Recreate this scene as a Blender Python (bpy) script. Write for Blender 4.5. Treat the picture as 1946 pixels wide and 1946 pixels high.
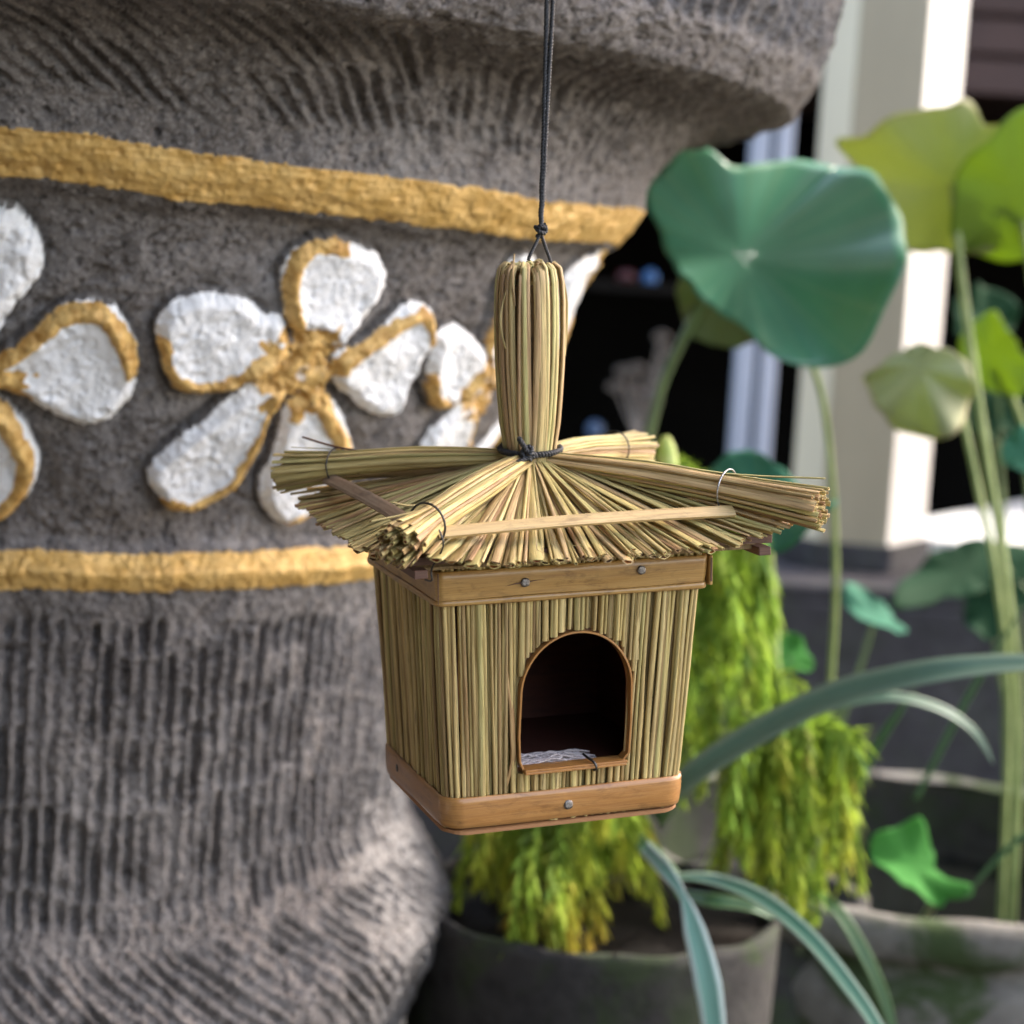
import bpy, math, random
import numpy as np
from mathutils import Vector, Matrix
random.seed(11); RS = np.random.RandomState(5)
S = bpy.context.scene
for o in list(bpy.data.objects): bpy.data.objects.remove(o)
C = S.collection

# ------------------------------------------------------------------ camera
PITCH, ROLL, FPX = math.radians(-5.85), math.radians(3.53), 3800.0
Fv = Vector((0, math.cos(PITCH), math.sin(PITCH))); Rv = Vector((1, 0, 0)); Uv = Rv.cross(Fv)
Rv, Uv = Rv*math.cos(ROLL)+Uv*math.sin(ROLL), -Rv*math.sin(ROLL)+Uv*math.cos(ROLL)
cd = bpy.data.cameras.new('camera'); cam = bpy.data.objects.new('camera', cd); C.objects.link(cam)
cam.matrix_world = Matrix(((Rv.x, Uv.x, -Fv.x, 0), (Rv.y, Uv.y, -Fv.y, 0), (Rv.z, Uv.z, -Fv.z, 0), (0, 0, 0, 1)))
cd.sensor_width = 36; cd.lens = FPX/1946*36; cd.clip_start = 0.02; cd.clip_end = 500
cd.dof.use_dof = True; cd.dof.focus_distance = 0.995; cd.dof.aperture_fstop = 6.8
S.camera = cam
# ------------------------------------------------------------------ light
SUN = Vector((0.62, 0.33, 0.72)).normalized()          # direction towards the sun
el = math.asin(SUN.z); az = math.atan2(SUN.x, SUN.y)
w = bpy.data.worlds.new('World'); S.world = w; w.use_nodes = True
wn = w.node_tree; bg = wn.nodes['Background']
sk = wn.nodes.new('ShaderNodeTexSky'); sk.sky_type = 'NISHITA'; sk.sun_disc = False
sk.sun_elevation = el; sk.sun_rotation = az; sk.dust_density = 2.5
wb = wn.nodes.new('ShaderNodeMix'); wb.data_type = 'RGBA'; wb.blend_type = 'MULTIPLY'; wb.inputs[0].default_value = 1; wb.inputs[7].default_value = (1.17, 1.0, .86, 1)
wn.links.new(sk.outputs[0], wb.inputs[6]); wn.links.new(wb.outputs[2], bg.inputs[0]); bg.inputs[1].default_value = 0.15
sd = bpy.data.lights.new('sun', 'SUN'); sd.energy = 1.35; sd.angle = math.radians(2.0); sd.color = (1, .96, .90)
so = bpy.data.objects.new('sun', sd); C.objects.link(so); so.rotation_euler = SUN.to_track_quat('Z', 'Y').to_euler()
S.view_settings.view_transform = 'Standard'; S.view_settings.look = 'None'
S.view_settings.exposure = 2.75; S.view_settings.gamma = 1; S.view_settings.use_curve_mapping = False
S.render.engine = 'CYCLES'

def P(px, py, d):                                       # point d metres away along the view axis
    return Fv*d + Rv*((px-973)/FPX*d) - Uv*((py-973)/FPX*d)

# ------------------------------------------------------------------ helpers
def link(o, parent=None):
    C.objects.link(o)
    if parent is not None: o.parent = parent
    return o
def tag(o, label=None, cat=None, group=None, kind=None):
    if label: o['label'] = label
    if cat: o['category'] = cat
    if group: o['group'] = group
    if kind: o['kind'] = kind
    return o
def empty(name, loc=(0, 0, 0)):
    o = bpy.data.objects.new(name, None); C.objects.link(o); o.location = loc; o.empty_display_size = .02; return o
class MB:
    def __init__(s): s.v = []; s.f = []; s.m = []; s.uv = []; s.c = []
    def add(s, vs, fs, mi=0, uvs=None, col=None):
        b = len(s.v); s.v += [tuple(v) for v in vs]
        s.uv += uvs if uvs else [(0, 0)]*len(vs)
        s.c += [col if col else (1, 1, 1, 1)]*len(vs)
        for f in fs: s.f.append(tuple(i+b for i in f)); s.m.append(mi)
    def box(s, c, h, M=None, mi=0):
        vs = [Vector((c[0]+h[0]*x, c[1]+h[1]*y, c[2]+h[2]*z)) for x in (-1, 1) for y in (-1, 1) for z in (-1, 1)]
        if M: vs = [M @ v for v in vs]
        s.add(vs, [(0, 1, 3, 2), (4, 6, 7, 5), (0, 4, 5, 1), (2, 3, 7, 6), (0, 2, 6, 4), (1, 5, 7, 3)], mi)
    def mesh(s, name, mats, smooth=True):
        me = bpy.data.meshes.new(name); me.from_pydata(s.v, [], s.f)
        for m in (mats if isinstance(mats, (list, tuple)) else [mats]): me.materials.append(m)
        me.polygons.foreach_set('material_index', s.m)
        me.polygons.foreach_set('use_smooth', [smooth]*len(s.f))
        uv = me.uv_layers.new(name='UVMap'); li = np.empty(len(me.loops), dtype=np.int32); me.loops.foreach_get('vertex_index', li)
        uv.data.foreach_set('uv', np.array(s.uv, dtype=np.float32)[li].ravel())
        ca = me.color_attributes.new('tint', 'FLOAT_COLOR', 'POINT'); ca.data.foreach_set('color', np.array(s.c, dtype=np.float32).ravel())
        me.update(); return me
    def obj(s, name, mats, parent=None, smooth=True):
        return link(bpy.data.objects.new(name, s.mesh(name, mats, smooth)), parent)
def bevel(o, wd, seg=2, ang=40):
    m = o.modifiers.new('bevel', 'BEVEL'); m.width = wd; m.segments = seg; m.limit_method = 'ANGLE'; m.angle_limit = math.radians(ang)
    return o
def frames(pts, n0=None):
    pts = [Vector(p) for p in pts]; n = len(pts); T = []
    for i in range(n): T.append((pts[min(i+1, n-1)]-pts[max(i-1, 0)]).normalized())
    a = Vector((0, 0, 1)) if abs(T[0].z) < .9 else Vector((1, 0, 0))
    if n0 is not None: a = Vector(n0)
    N = (a - T[0]*a.dot(T[0])).normalized(); out = []
    for i in range(n):
        N = (N - T[i]*N.dot(T[i])).normalized(); out.append((pts[i], T[i], N, T[i].cross(N)))
    return out
def tube(mb, pts, rad, sides=8, flat=1.0, ups=None, hollow=0, twist=0, wob=0, mi=0, caps=True, col=None, n0=None):
    """tube along pts; rad number or list; flat = thickness ratio; hollow>0 makes an open straw end at the last point"""
    fr = frames(pts, n0); n = len(fr); R = rad if isinstance(rad, (list, tuple)) else [rad]*n
    vs = []; uv = []; L = 0
    for i, (p, t, N, B) in enumerate(fr):
        if i: L += (fr[i][0]-fr[i-1][0]).length
        if ups is not None:
            u_ = Vector(ups); N = (u_ - t*u_.dot(t)).normalized(); B = t.cross(N)
        for k in range(sides):
            a = 2*math.pi*k/sides + twist*i
            r = R[i]*(1+wob*math.sin(3*a+i*1.3))
            vs.append(p + B*(math.cos(a)*r) + N*(math.sin(a)*r*flat)); uv.append((k/sides, L*100))
    fs = [(i*sides+k, i*sides+(k+1) % sides, (i+1)*sides+(k+1) % sides, (i+1)*sides+k) for i in range(n-1) for k in range(sides)]
    mb.add(vs, fs, mi, uv, col)
    if caps: mb.add(vs[:sides], [tuple(range(sides))[::-1]], mi, uv[:sides], col)
    if hollow:
        p, t = fr[-1][0], fr[-1][1]; last = vs[-sides:]
        inn = [p+(v-p)*.62 for v in last]; deep = [q-t*hollow for q in inn]
        q4 = lambda: [(k, (k+1) % sides, sides+(k+1) % sides, sides+k) for k in range(sides)]
        mb.add(last+inn, q4(), mi, uv[-sides:]*2, col)
        mb.add(inn+deep, q4()+[tuple(range(sides, 2*sides))], mi+1, uv[-sides:]*2, col)
    elif caps: mb.add(vs[-sides:], [tuple(range(sides))], mi, uv[-sides:], col)
def cord(mb, pts, r, pitch=.004, strands=2, sides=5, step=.0006, phase=0):
    """twisted cord: strands wound round the path"""
    pts = [Vector(p) for p in pts]; seg = [(b-a).length for a, b in zip(pts, pts[1:])]; L = sum(seg); n = max(4, int(L/step)); dense = []
    for i in range(n+1):
        s = L*i/n; k = 0
        while k < len(seg)-1 and s > seg[k]: s -= seg[k]; k += 1
        dense.append(pts[k].lerp(pts[k+1], min(1, s/seg[k])))
    for _ in range(3): dense = [dense[0]]+[(dense[i-1]+dense[i]*2+dense[i+1])/4 for i in range(1, n)]+[dense[-1]]
    fr = frames(dense)
    for st in range(strands):
        path = []
        for i, (p, t, N, B) in enumerate(fr):
            a = phase+2*math.pi*(st/strands+L*i/n/pitch); path.append(p+(N*math.cos(a)+B*math.sin(a))*r*.5)
        tube(mb, path, r*.62, sides)
def smooth_path(pts, n=12):
    pts = [Vector(p) for p in pts]; out = []
    for i in range(len(pts)-1):
        p0, p1, p2, p3 = pts[max(i-1, 0)], pts[i], pts[i+1], pts[min(i+2, len(pts)-1)]
        for k in range(n):
            t = k/n; out.append(.5*((2*p1)+(p2-p0)*t+(2*p0-5*p1+4*p2-p3)*t*t+(3*p1-p0-3*p2+p3)*t**3))
    return out+[pts[-1]]

# ------------------------------------------------------------------ materials
class NT:
    def __init__(s, name):
        s.m = bpy.data.materials.new(name); s.m.use_nodes = True; s.t = s.m.node_tree; s.b = s.t.nodes['Principled BSDF']
        s.out = s.t.nodes['Material Output']
    def n(s, typ, ins=None, **kw):
        nd = s.t.nodes.new(typ)
        for k, v in kw.items(): setattr(nd, k, v)
        for k, v in (ins or {}).items():
            i = nd.inputs[k]
            if isinstance(v, bpy.types.NodeSocket): s.t.links.new(v, i)
            else: i.default_value = v
        return nd
    def noise(s, vec, scale, detail=5, rough=.6, dist=0):
        return s.n('ShaderNodeTexNoise', {'Vector': vec, 'Scale': scale, 'Detail': detail, 'Roughness': rough, 'Distortion': dist}).outputs[0]
    def ramp(s, fac, stops, interp='LINEAR'):
        r = s.n('ShaderNodeValToRGB', {0: fac}); r.color_ramp.interpolation = interp; e = r.color_ramp.elements
        while len(e) < len(stops): e.new(.5)
        for q, (p, c) in zip(e, stops): q.position = p; q.color = (c, c, c, 1) if isinstance(c, (int, float)) else tuple(c)+(1,)
        return r.outputs[0]
    def mix(s, fac, a, b, mode='MIX'):
        r = s.n('ShaderNodeMix', data_type='RGBA', blend_type=mode)
        for k, v in ((0, fac), (6, a), (7, b)):
            if isinstance(v, bpy.types.NodeSocket): s.t.links.new(v, r.inputs[k])
            else: r.inputs[k].default_value = v if k == 0 or len(v) == 4 else tuple(v)+(1,)
        return r.outputs[2]
    def math(s, op, a, b=0, clamp=False):
        r = s.n('ShaderNodeMath', {0: a, 1: b}, operation=op); r.use_clamp = clamp; return r.outputs[0]
    def attr(s, name, typ='GEOMETRY'):
        return s.n('ShaderNodeAttribute', attribute_name=name, attribute_type=typ)
    def bump(s, h, dist, strength=1.0, normal=None):
        d = {'Height': h, 'Distance': dist, 'Strength': strength}
        if normal: d['Normal'] = normal
        return s.n('ShaderNodeBump', d).outputs[0]
    def set(s, **kw):
        mp = {'col': 'Base Color', 'rough': 'Roughness', 'metal': 'Metallic', 'normal': 'Normal', 'spec': 'Specular IOR Level', 'coat': 'Coat Weight', 'trans': 'Transmission Weight', 'sss': 'Subsurface Weight'}
        for k, v in kw.items():
            i = s.b.inputs[mp[k]]
            if isinstance(v, bpy.types.NodeSocket): s.t.links.new(v, i)
            else: i.default_value = tuple(v)+(1,) if k == 'col' and len(v) == 3 else v
        return s.m

def straw_mat(name, tones, dark=.0, rough=.38):
    t = NT(name); rnd = t.n('ShaderNodeObjectInfo').outputs['Random']
    uv = t.n('ShaderNodeUVMap').outputs[0]
    off = t.n('ShaderNodeVectorMath', {0: uv, 1: t.n('ShaderNodeCombineXYZ', {0: t.math('MULTIPLY', rnd, 37), 1: t.math('MULTIPLY', rnd, 91), 2: t.math('MULTIPLY', rnd, 13)}).outputs[0]}, operation='ADD').outputs[0]
    rnd2 = t.math('FRACT', t.math('ADD', rnd, t.n('ShaderNodeSeparateXYZ', {0: t.attr('tint').outputs['Vector']}).outputs[0]))
    base = t.ramp(rnd2, [(i/(len(tones)), (c[0]*1.02, c[1]*.955, c[2]*.97)) for i, c in enumerate(tones)], 'CONSTANT')
    st = t.noise(t.n('ShaderNodeMapping', {'Vector': off, 'Scale': (14, .45, 1)}).outputs[0], 1.0, 6, .65)
    pat = t.noise(t.n('ShaderNodeMapping', {'Vector': off, 'Scale': (2, .16, 1)}).outputs[0], 1.0, 3)
    c = t.mix(t.ramp(st, [(.40, 0), (.72, .5)]), base, (.74, .64, .28))
    c = t.mix(t.ramp(pat, [(.42, 0), (.64, .6)]), c, (.28, .17, .07))
    c = t.mix(t.ramp(st, [(.30, .85), (.43, 0)]), c, (.12, .075, .03))
    sp = t.noise(t.n('ShaderNodeMapping', {'Vector': off, 'Scale': (9, 3, 1)}).outputs[0], 1.0, 2)
    c = t.mix(t.ramp(sp, [(.74, 0), (.8, .7)]), c, (.09, .055, .03))
    return t.set(col=c, rough=t.ramp(st, [(0, rough-.08), (1, rough+.2)]), spec=.45, normal=t.bump(st, .0006, 1.0))
TONES = [(.50, .41, .15), (.58, .47, .18), (.36, .27, .10), (.45, .41, .15), (.62, .52, .23), (.24, .15, .06), (.52, .43, .18), (.36, .33, .12), (.56, .43, .17), (.22, .16, .065), (.60, .50, .19), (.47, .38, .15)]
M_WALL = straw_mat('wall straw', TONES)
M_ROOF = straw_mat('roof straw', [(.52, .45, .16), (.66, .57, .23), (.46, .42, .16), (.46, .46, .17), (.74, .63, .28), (.36, .20, .10), (.58, .49, .18), (.48, .47, .18), (.60, .44, .22), (.26, .18, .07), (.50, .37, .18), (.70, .60, .22)])
M_FIN = straw_mat('finial straw', [(.56, .48, .20), (.62, .53, .23), (.50, .36, .18), (.50, .50, .20), (.66, .56, .25), (.47, .31, .17)])
t = NT('straw inside'); M_IN = t.set(col=t.ramp(t.n('ShaderNodeObjectInfo').outputs['Random'], [(0, (.30, .07, .02)), (.3, (.16, .07, .03)), (.5, (.42, .16, .04)), (.8, (.10, .05, .025)), (1, (.35, .22, .07))], 'CONSTANT'), rough=.7)
def bamboo_mat(name, a, b, c_, rough=.33, coat=.25):
    t = NT(name); uv = t.n('ShaderNodeUVMap').outputs[0]
    f1 = t.noise(t.n('ShaderNodeMapping', {'Vector': uv, 'Scale': (14, .25, 1)}).outputs[0], 1, 6, .6)
    f2 = t.noise(t.n('ShaderNodeMapping', {'Vector': uv, 'Scale': (3, .3, 1)}).outputs[0], 1, 4, .6, .6)
    f3 = t.noise(t.n('ShaderNodeMapping', {'Vector': uv, 'Scale': (20, 6, 1)}).outputs[0], 1, 3)
    c = t.mix(t.ramp(f2, [(.3, 0), (.7, 1)]), a, b)
    c = t.mix(t.ramp(f1, [(.3, .65), (.55, 0)]), c, c_)
    c = t.mix(t.ramp(f3, [(.7, 0), (.76, .6)]), c, (.12, .06, .02))
    f4 = t.noise(t.n('ShaderNodeMapping', {'Vector': uv, 'Scale': (1.6, .5, 1)}).outputs[0], 1, 6, .7, .4); c = t.mix(t.ramp(f4, [(.52, 0), (.66, .55)]), c, tuple(x*.45 for x in c_)); c = t.mix(t.ramp(f4, [(.3, .35), (.42, 0)]), c, tuple(min(1, x*1.35) for x in b))
    return t.set(col=c, rough=t.ramp(f2, [(0, rough), (1, rough+.2)]), spec=.5, coat=coat, normal=t.bump(f1, .0002, .7))
M_BAND = bamboo_mat('upper bamboo', (.40, .225, .06), (.47, .29, .09), (.25, .12, .035), .30, .45)
M_BAND2 = bamboo_mat('lower bamboo', (.36, .165, .04), (.43, .22, .065), (.25, .105, .03), .28, .5)
M_STRIP = bamboo_mat('strip bamboo', (.50, .36, .15), (.58, .44, .21), (.30, .18, .08), .45, .05)
M_STRIPD = bamboo_mat('grey strip bamboo', (.30, .21, .13), (.36, .27, .18), (.18, .10, .06), .55, 0)
M_DARKW = bamboo_mat('dark frame wood', (.10, .045, .03), (.16, .08, .05), (.04, .02, .015), .5, .1)
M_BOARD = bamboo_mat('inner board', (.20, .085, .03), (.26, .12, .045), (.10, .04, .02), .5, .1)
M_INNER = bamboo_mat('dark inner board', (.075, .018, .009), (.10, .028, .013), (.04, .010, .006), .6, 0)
M_HUSK = bamboo_mat('underlay husk', (.22, .15, .06), (.30, .21, .10), (.08, .05, .03), .7, 0)
t = NT('black cord'); n1 = t.noise(t.n('ShaderNodeTexCoord').outputs['Object'], 900, 3)
M_CORD = t.set(col=t.ramp(n1, [(.3, (.006, .007, .009)), (.75, (.05, .055, .06))]), rough=.55, spec=.5, normal=t.bump(n1, .0003, .6))
def metal_mat(name, col, rough):
    t = NT(name); n = t.noise(t.n('ShaderNodeTexCoord').outputs['Object'], 1200, 4)
    return t.set(col=t.mix(t.ramp(n, [(.4, 0), (.65, 1)]), col, tuple(x*.35 for x in col)), metal=.9, rough=rough, normal=t.bump(n, .0004, .8))
M_NAIL = metal_mat('nail steel', (.26, .24, .22), .42)
M_WIRE = metal_mat('wire', (.55, .56, .58), .3)
M_WIRED = metal_mat('dark wire', (.09, .09, .09), .4)
t = NT('pale fibre'); n1 = t.noise(t.n('ShaderNodeTexCoord').outputs['Object'], 700, 4)
M_FLUFF = t.set(col=t.ramp(n1, [(.3, (.34, .28, .26)), (.7, (.66, .59, .57))]), rough=.9)

# ------------------------------------------------------------------ stone pot
def _lat(seed): return np.random.RandomState(seed).rand(256, 256)
def vnoise(u, v, seed=0):
    L = _lat(seed); iu = np.floor(u).astype(int); iv = np.floor(v).astype(int); fu = u-iu; fv = v-iv
    fu = fu*fu*fu*(fu*(fu*6-15)+10); fv = fv*fv*fv*(fv*(fv*6-15)+10)
    a = L[iu & 255, iv & 255]; b = L[(iu+1) & 255, iv & 255]; c = L[iu & 255, (iv+1) & 255]; d = L[(iu+1) & 255, (iv+1) & 255]
    return (a*(1-fu)+b*fu)*(1-fv)+(c*(1-fu)+d*fu)*fv
def fbm(u, v, seed=0, o=4, g=.5):
    s = 0; a = 1; w_ = 0
    for i in range(o): s = s+a*vnoise(u*2**i+17.3*i, v*2**i+5.1*i, seed+i); w_ += a; a *= g
    return s/w_*2-1
def sstep(a, b, x): t = np.clip((x-a)/(b-a), 0, 1); return t*t*(3-2*t)
XC, YC = -.4076, 1.7292
PROF = [(.60,.62),(.645,.60),(.655,.58),(.655,.5),(.652,.26),(.648,.225),(.636,.19),(.62,.168),(.60,.163),(.565,.158),(.54,.148),(.518,.125),(.506,.105),(.503,.083),(.495,.068),(.482,.053),(.465,.045),(.455,.03),(.43,-.035),(.392,-.10),(.345,-.165),(.336,-.183),(.344,-.196),(.353,-.205),(.344,-.218),(.336,-.24),(.328,-.35),(.325,-.44),(.335,-.475),(.355,-.505),(.372,-.53),(.374,-.545),(.366,-.58),(.345,-.63),(.32,-.68),(.31,-.75),(.32,-.9),(.36,-1.0),(.38,-1.1)]
PET={
 '2':[([(-57.2,0.014),(-57.1,0.024),(-56.3,0.032),(-54.8,0.038),(-52.3,0.040),(-50.2,0.037),(-48.2,0.032),(-46.9,0.022),(-46.6,0.009),(-46.9,-0.005),(-47.8,-0.016),(-48.7,-0.029),(-49.5,-0.040),(-50.4,-0.038),(-51.4,-0.029),(-53.3,-0.027),(-55.1,-0.026),(-56.1,-0.016),(-56.8,-0.001)],[(-52.3,0.036),(-54.7,0.036),(-56.0,0.024),(-56.2,0.009),(-55.8,-0.007),(-54.7,-0.022),(-52.9,-0.037)],30),
  ([(-49.9,-0.041),(-48.4,-0.034),(-46.6,-0.025),(-44.9,-0.012),(-43.8,-0.003),(-42.5,0.001),(-40.3,-0.002),(-39.0,-0.012),(-38.2,-0.026),(-38.1,-0.043),(-38.1,-0.058),(-38.0,-0.073),(-38.3,-0.084),(-40.4,-0.086),(-43.6,-0.079),(-45.9,-0.070),(-47.9,-0.064),(-48.9,-0.057)],[(-50.3,-0.054),(-48.6,-0.045),(-47.2,-0.035),(-45.4,-0.024),(-42.9,-0.013),(-41.3,-0.008),(-39.8,-0.014),(-38.5,-0.026)],34),
  ([(-53.1,-0.083),(-52.3,-0.072),(-50.2,-0.068),(-47.8,-0.073),(-45.4,-0.084),(-43.7,-0.098),(-41.8,-0.111),(-40.3,-0.127),(-39.7,-0.143),(-40.8,-0.157),(-43.6,-0.169),(-46.6,-0.171),(-49.7,-0.159),(-51.2,-0.149),(-51.9,-0.136),(-52.0,-0.122),(-52.3,-0.109),(-52.6,-0.096)],[(-52.1,-0.051),(-50.0,-0.068),(-46.9,-0.090),(-44.2,-0.105),(-41.9,-0.121),(-41.2,-0.137),(-41.3,-0.153),(-43.1,-0.166),(-45.2,-0.168)],38),
  ([(-54.0,-0.065),(-55.6,-0.060),(-57.1,-0.062),(-58.6,-0.070),(-60.0,-0.079),(-61.1,-0.090),(-62.8,-0.099),(-64.0,-0.108),(-65.2,-0.118),(-65.8,-0.127),(-65.4,-0.138),(-64.1,-0.148),(-62.6,-0.157),(-60.6,-0.161),(-58.8,-0.160),(-57.0,-0.153),(-55.5,-0.143),(-54.3,-0.134),(-54.1,-0.118),(-54.0,-0.102),(-54.0,-0.087),(-53.5,-0.076)],[(-54.0,-0.051),(-54.4,-0.069),(-54.8,-0.085),(-54.9,-0.102),(-55.3,-0.118),(-56.1,-0.134),(-57.7,-0.147),(-60.0,-0.155),(-63.4,-0.151)],30),
  ([(-54.7,-0.037),(-56.2,-0.016),(-57.9,-0.015),(-59.1,-0.009),(-60.6,-0.003),(-62.4,-0.003),(-63.9,-0.002),(-65.6,-0.006),(-66.8,-0.010),(-67.5,-0.020),(-67.6,-0.032),(-66.9,-0.047),(-65.9,-0.061),(-64.5,-0.070),(-62.7,-0.073),(-60.7,-0.072),(-58.9,-0.068),(-57.2,-0.059),(-55.5,-0.052)],[(-67.0,-0.038),(-66.1,-0.055),(-64.4,-0.065),(-62.4,-0.068),(-60.3,-0.064),(-58.8,-0.057),(-57.2,-0.049),(-54.4,-0.044)],34)],
 '2c':[(-54.6,-0.030),(-53.4,-0.025),(-51.8,-0.025),(-50.8,-0.033),(-50.4,-0.045),(-49.2,-0.056),(-49.6,-0.065),(-48.4,-0.073),(-50.4,-0.079),(-52.3,-0.072),(-54.4,-0.069),(-56.1,-0.062),(-57.8,-0.063),(-58.7,-0.049),(-56.9,-0.045),(-54.9,-0.048),(-54.3,-0.041)],
 '1':[([(-82.3,-0.061),(-80.6,-0.047),(-79.3,-0.042),(-77.4,-0.028),(-75.9,-0.018),(-74.2,-0.014),(-72.8,-0.014),(-71.5,-0.016),(-70.4,-0.025),(-69.3,-0.037),(-68.8,-0.049),(-68.7,-0.062),(-68.8,-0.074),(-69.6,-0.083),(-70.2,-0.090),(-72.4,-0.098),(-74.4,-0.097),(-75.6,-0.094),(-77.5,-0.086),(-79.1,-0.080),(-81.1,-0.075),(-82.4,-0.071)],[(-82.3,-0.059),(-79.7,-0.048),(-77.8,-0.038),(-76.2,-0.026),(-74.4,-0.021),(-72.5,-0.022),(-71.2,-0.030),(-69.9,-0.043),(-69.1,-0.056)],36),
  ([(-83.2,0.035),(-81.6,0.039),(-80.5,0.038),(-79.4,0.035),(-78.4,0.030),(-77.7,0.019),(-77.6,0.009),(-77.9,-0.003),(-78.7,-0.011),(-79.9,-0.021),(-80.9,-0.034),(-82.3,-0.048),(-83.3,-0.048),(-84.0,-0.023),(-84.5,0.008)],[(-84.4,0.024),(-84.7,0.008),(-84.4,-0.012),(-83.6,-0.031),(-83.5,-0.048)],34),
  ([(-82.9,-0.074),(-81.1,-0.082),(-80.0,-0.088),(-78.8,-0.098),(-78.1,-0.110),(-77.4,-0.124),(-77.5,-0.139),(-78.5,-0.152),(-80.5,-0.166),(-82.2,-0.172),(-84.4,-0.174),(-85.8,-0.151),(-84.5,-0.106)],[(-82.8,-0.071),(-81.6,-0.086),(-80.2,-0.101),(-79.2,-0.114),(-78.7,-0.128),(-79.2,-0.145),(-81.0,-0.160),(-83.8,-0.169)],40)],
 '1c':[(-84.8,-0.049),(-83.1,-0.045),(-82.1,-0.054),(-81.7,-0.067),(-82.5,-0.081),(-84.3,-0.085),(-85.5,-0.072)],
 '3':[([(-38.0,-0.029),(-38.0,-0.021),(-36.5,-0.015),(-33.8,-0.017),(-30.9,-0.024),(-28.5,-0.032),(-26.1,-0.044),(-25.6,-0.061),(-27.2,-0.070),(-28.5,-0.076),(-31.1,-0.080),(-33.2,-0.075),(-35.5,-0.063),(-37.2,-0.045)],[(-35.9,-0.055),(-33.6,-0.070),(-30.0,-0.077),(-26.6,-0.070)],15),
  ([(-26.5,-0.074),(-28.3,-0.084),(-29.7,-0.097),(-29.8,-0.112),(-29.7,-0.125),(-26.3,-0.142),(-19.5,-0.153),(-15.5,-0.151),(-12.7,-0.143),(-12.8,-0.131),(-15.4,-0.116),(-19.2,-0.099),(-22.1,-0.081)],[(-24.7,-0.070),(-21.7,-0.088),(-18.9,-0.106),(-16.2,-0.123)],9),
  ([(-25.6,-0.061),(-28.5,-0.032),(-29.4,-0.004),(-30.6,0.024),(-30.5,0.038),(-28.2,0.043),(-22.4,0.027),(-18.0,-0.006),(-17.5,-0.040),(-20.2,-0.064)],[(-30.6,0.024),(-29.6,-0.004),(-28.4,-0.028),(-26.4,-0.057)],12)],
 '3c':[(-29.0,-0.065),(-28.7,-0.057),(-27.8,-0.044),(-25.5,-0.044),(-20.5,-0.066),(-19.0,-0.086),(-21.6,-0.085),(-24.9,-0.083)],
}
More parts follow.
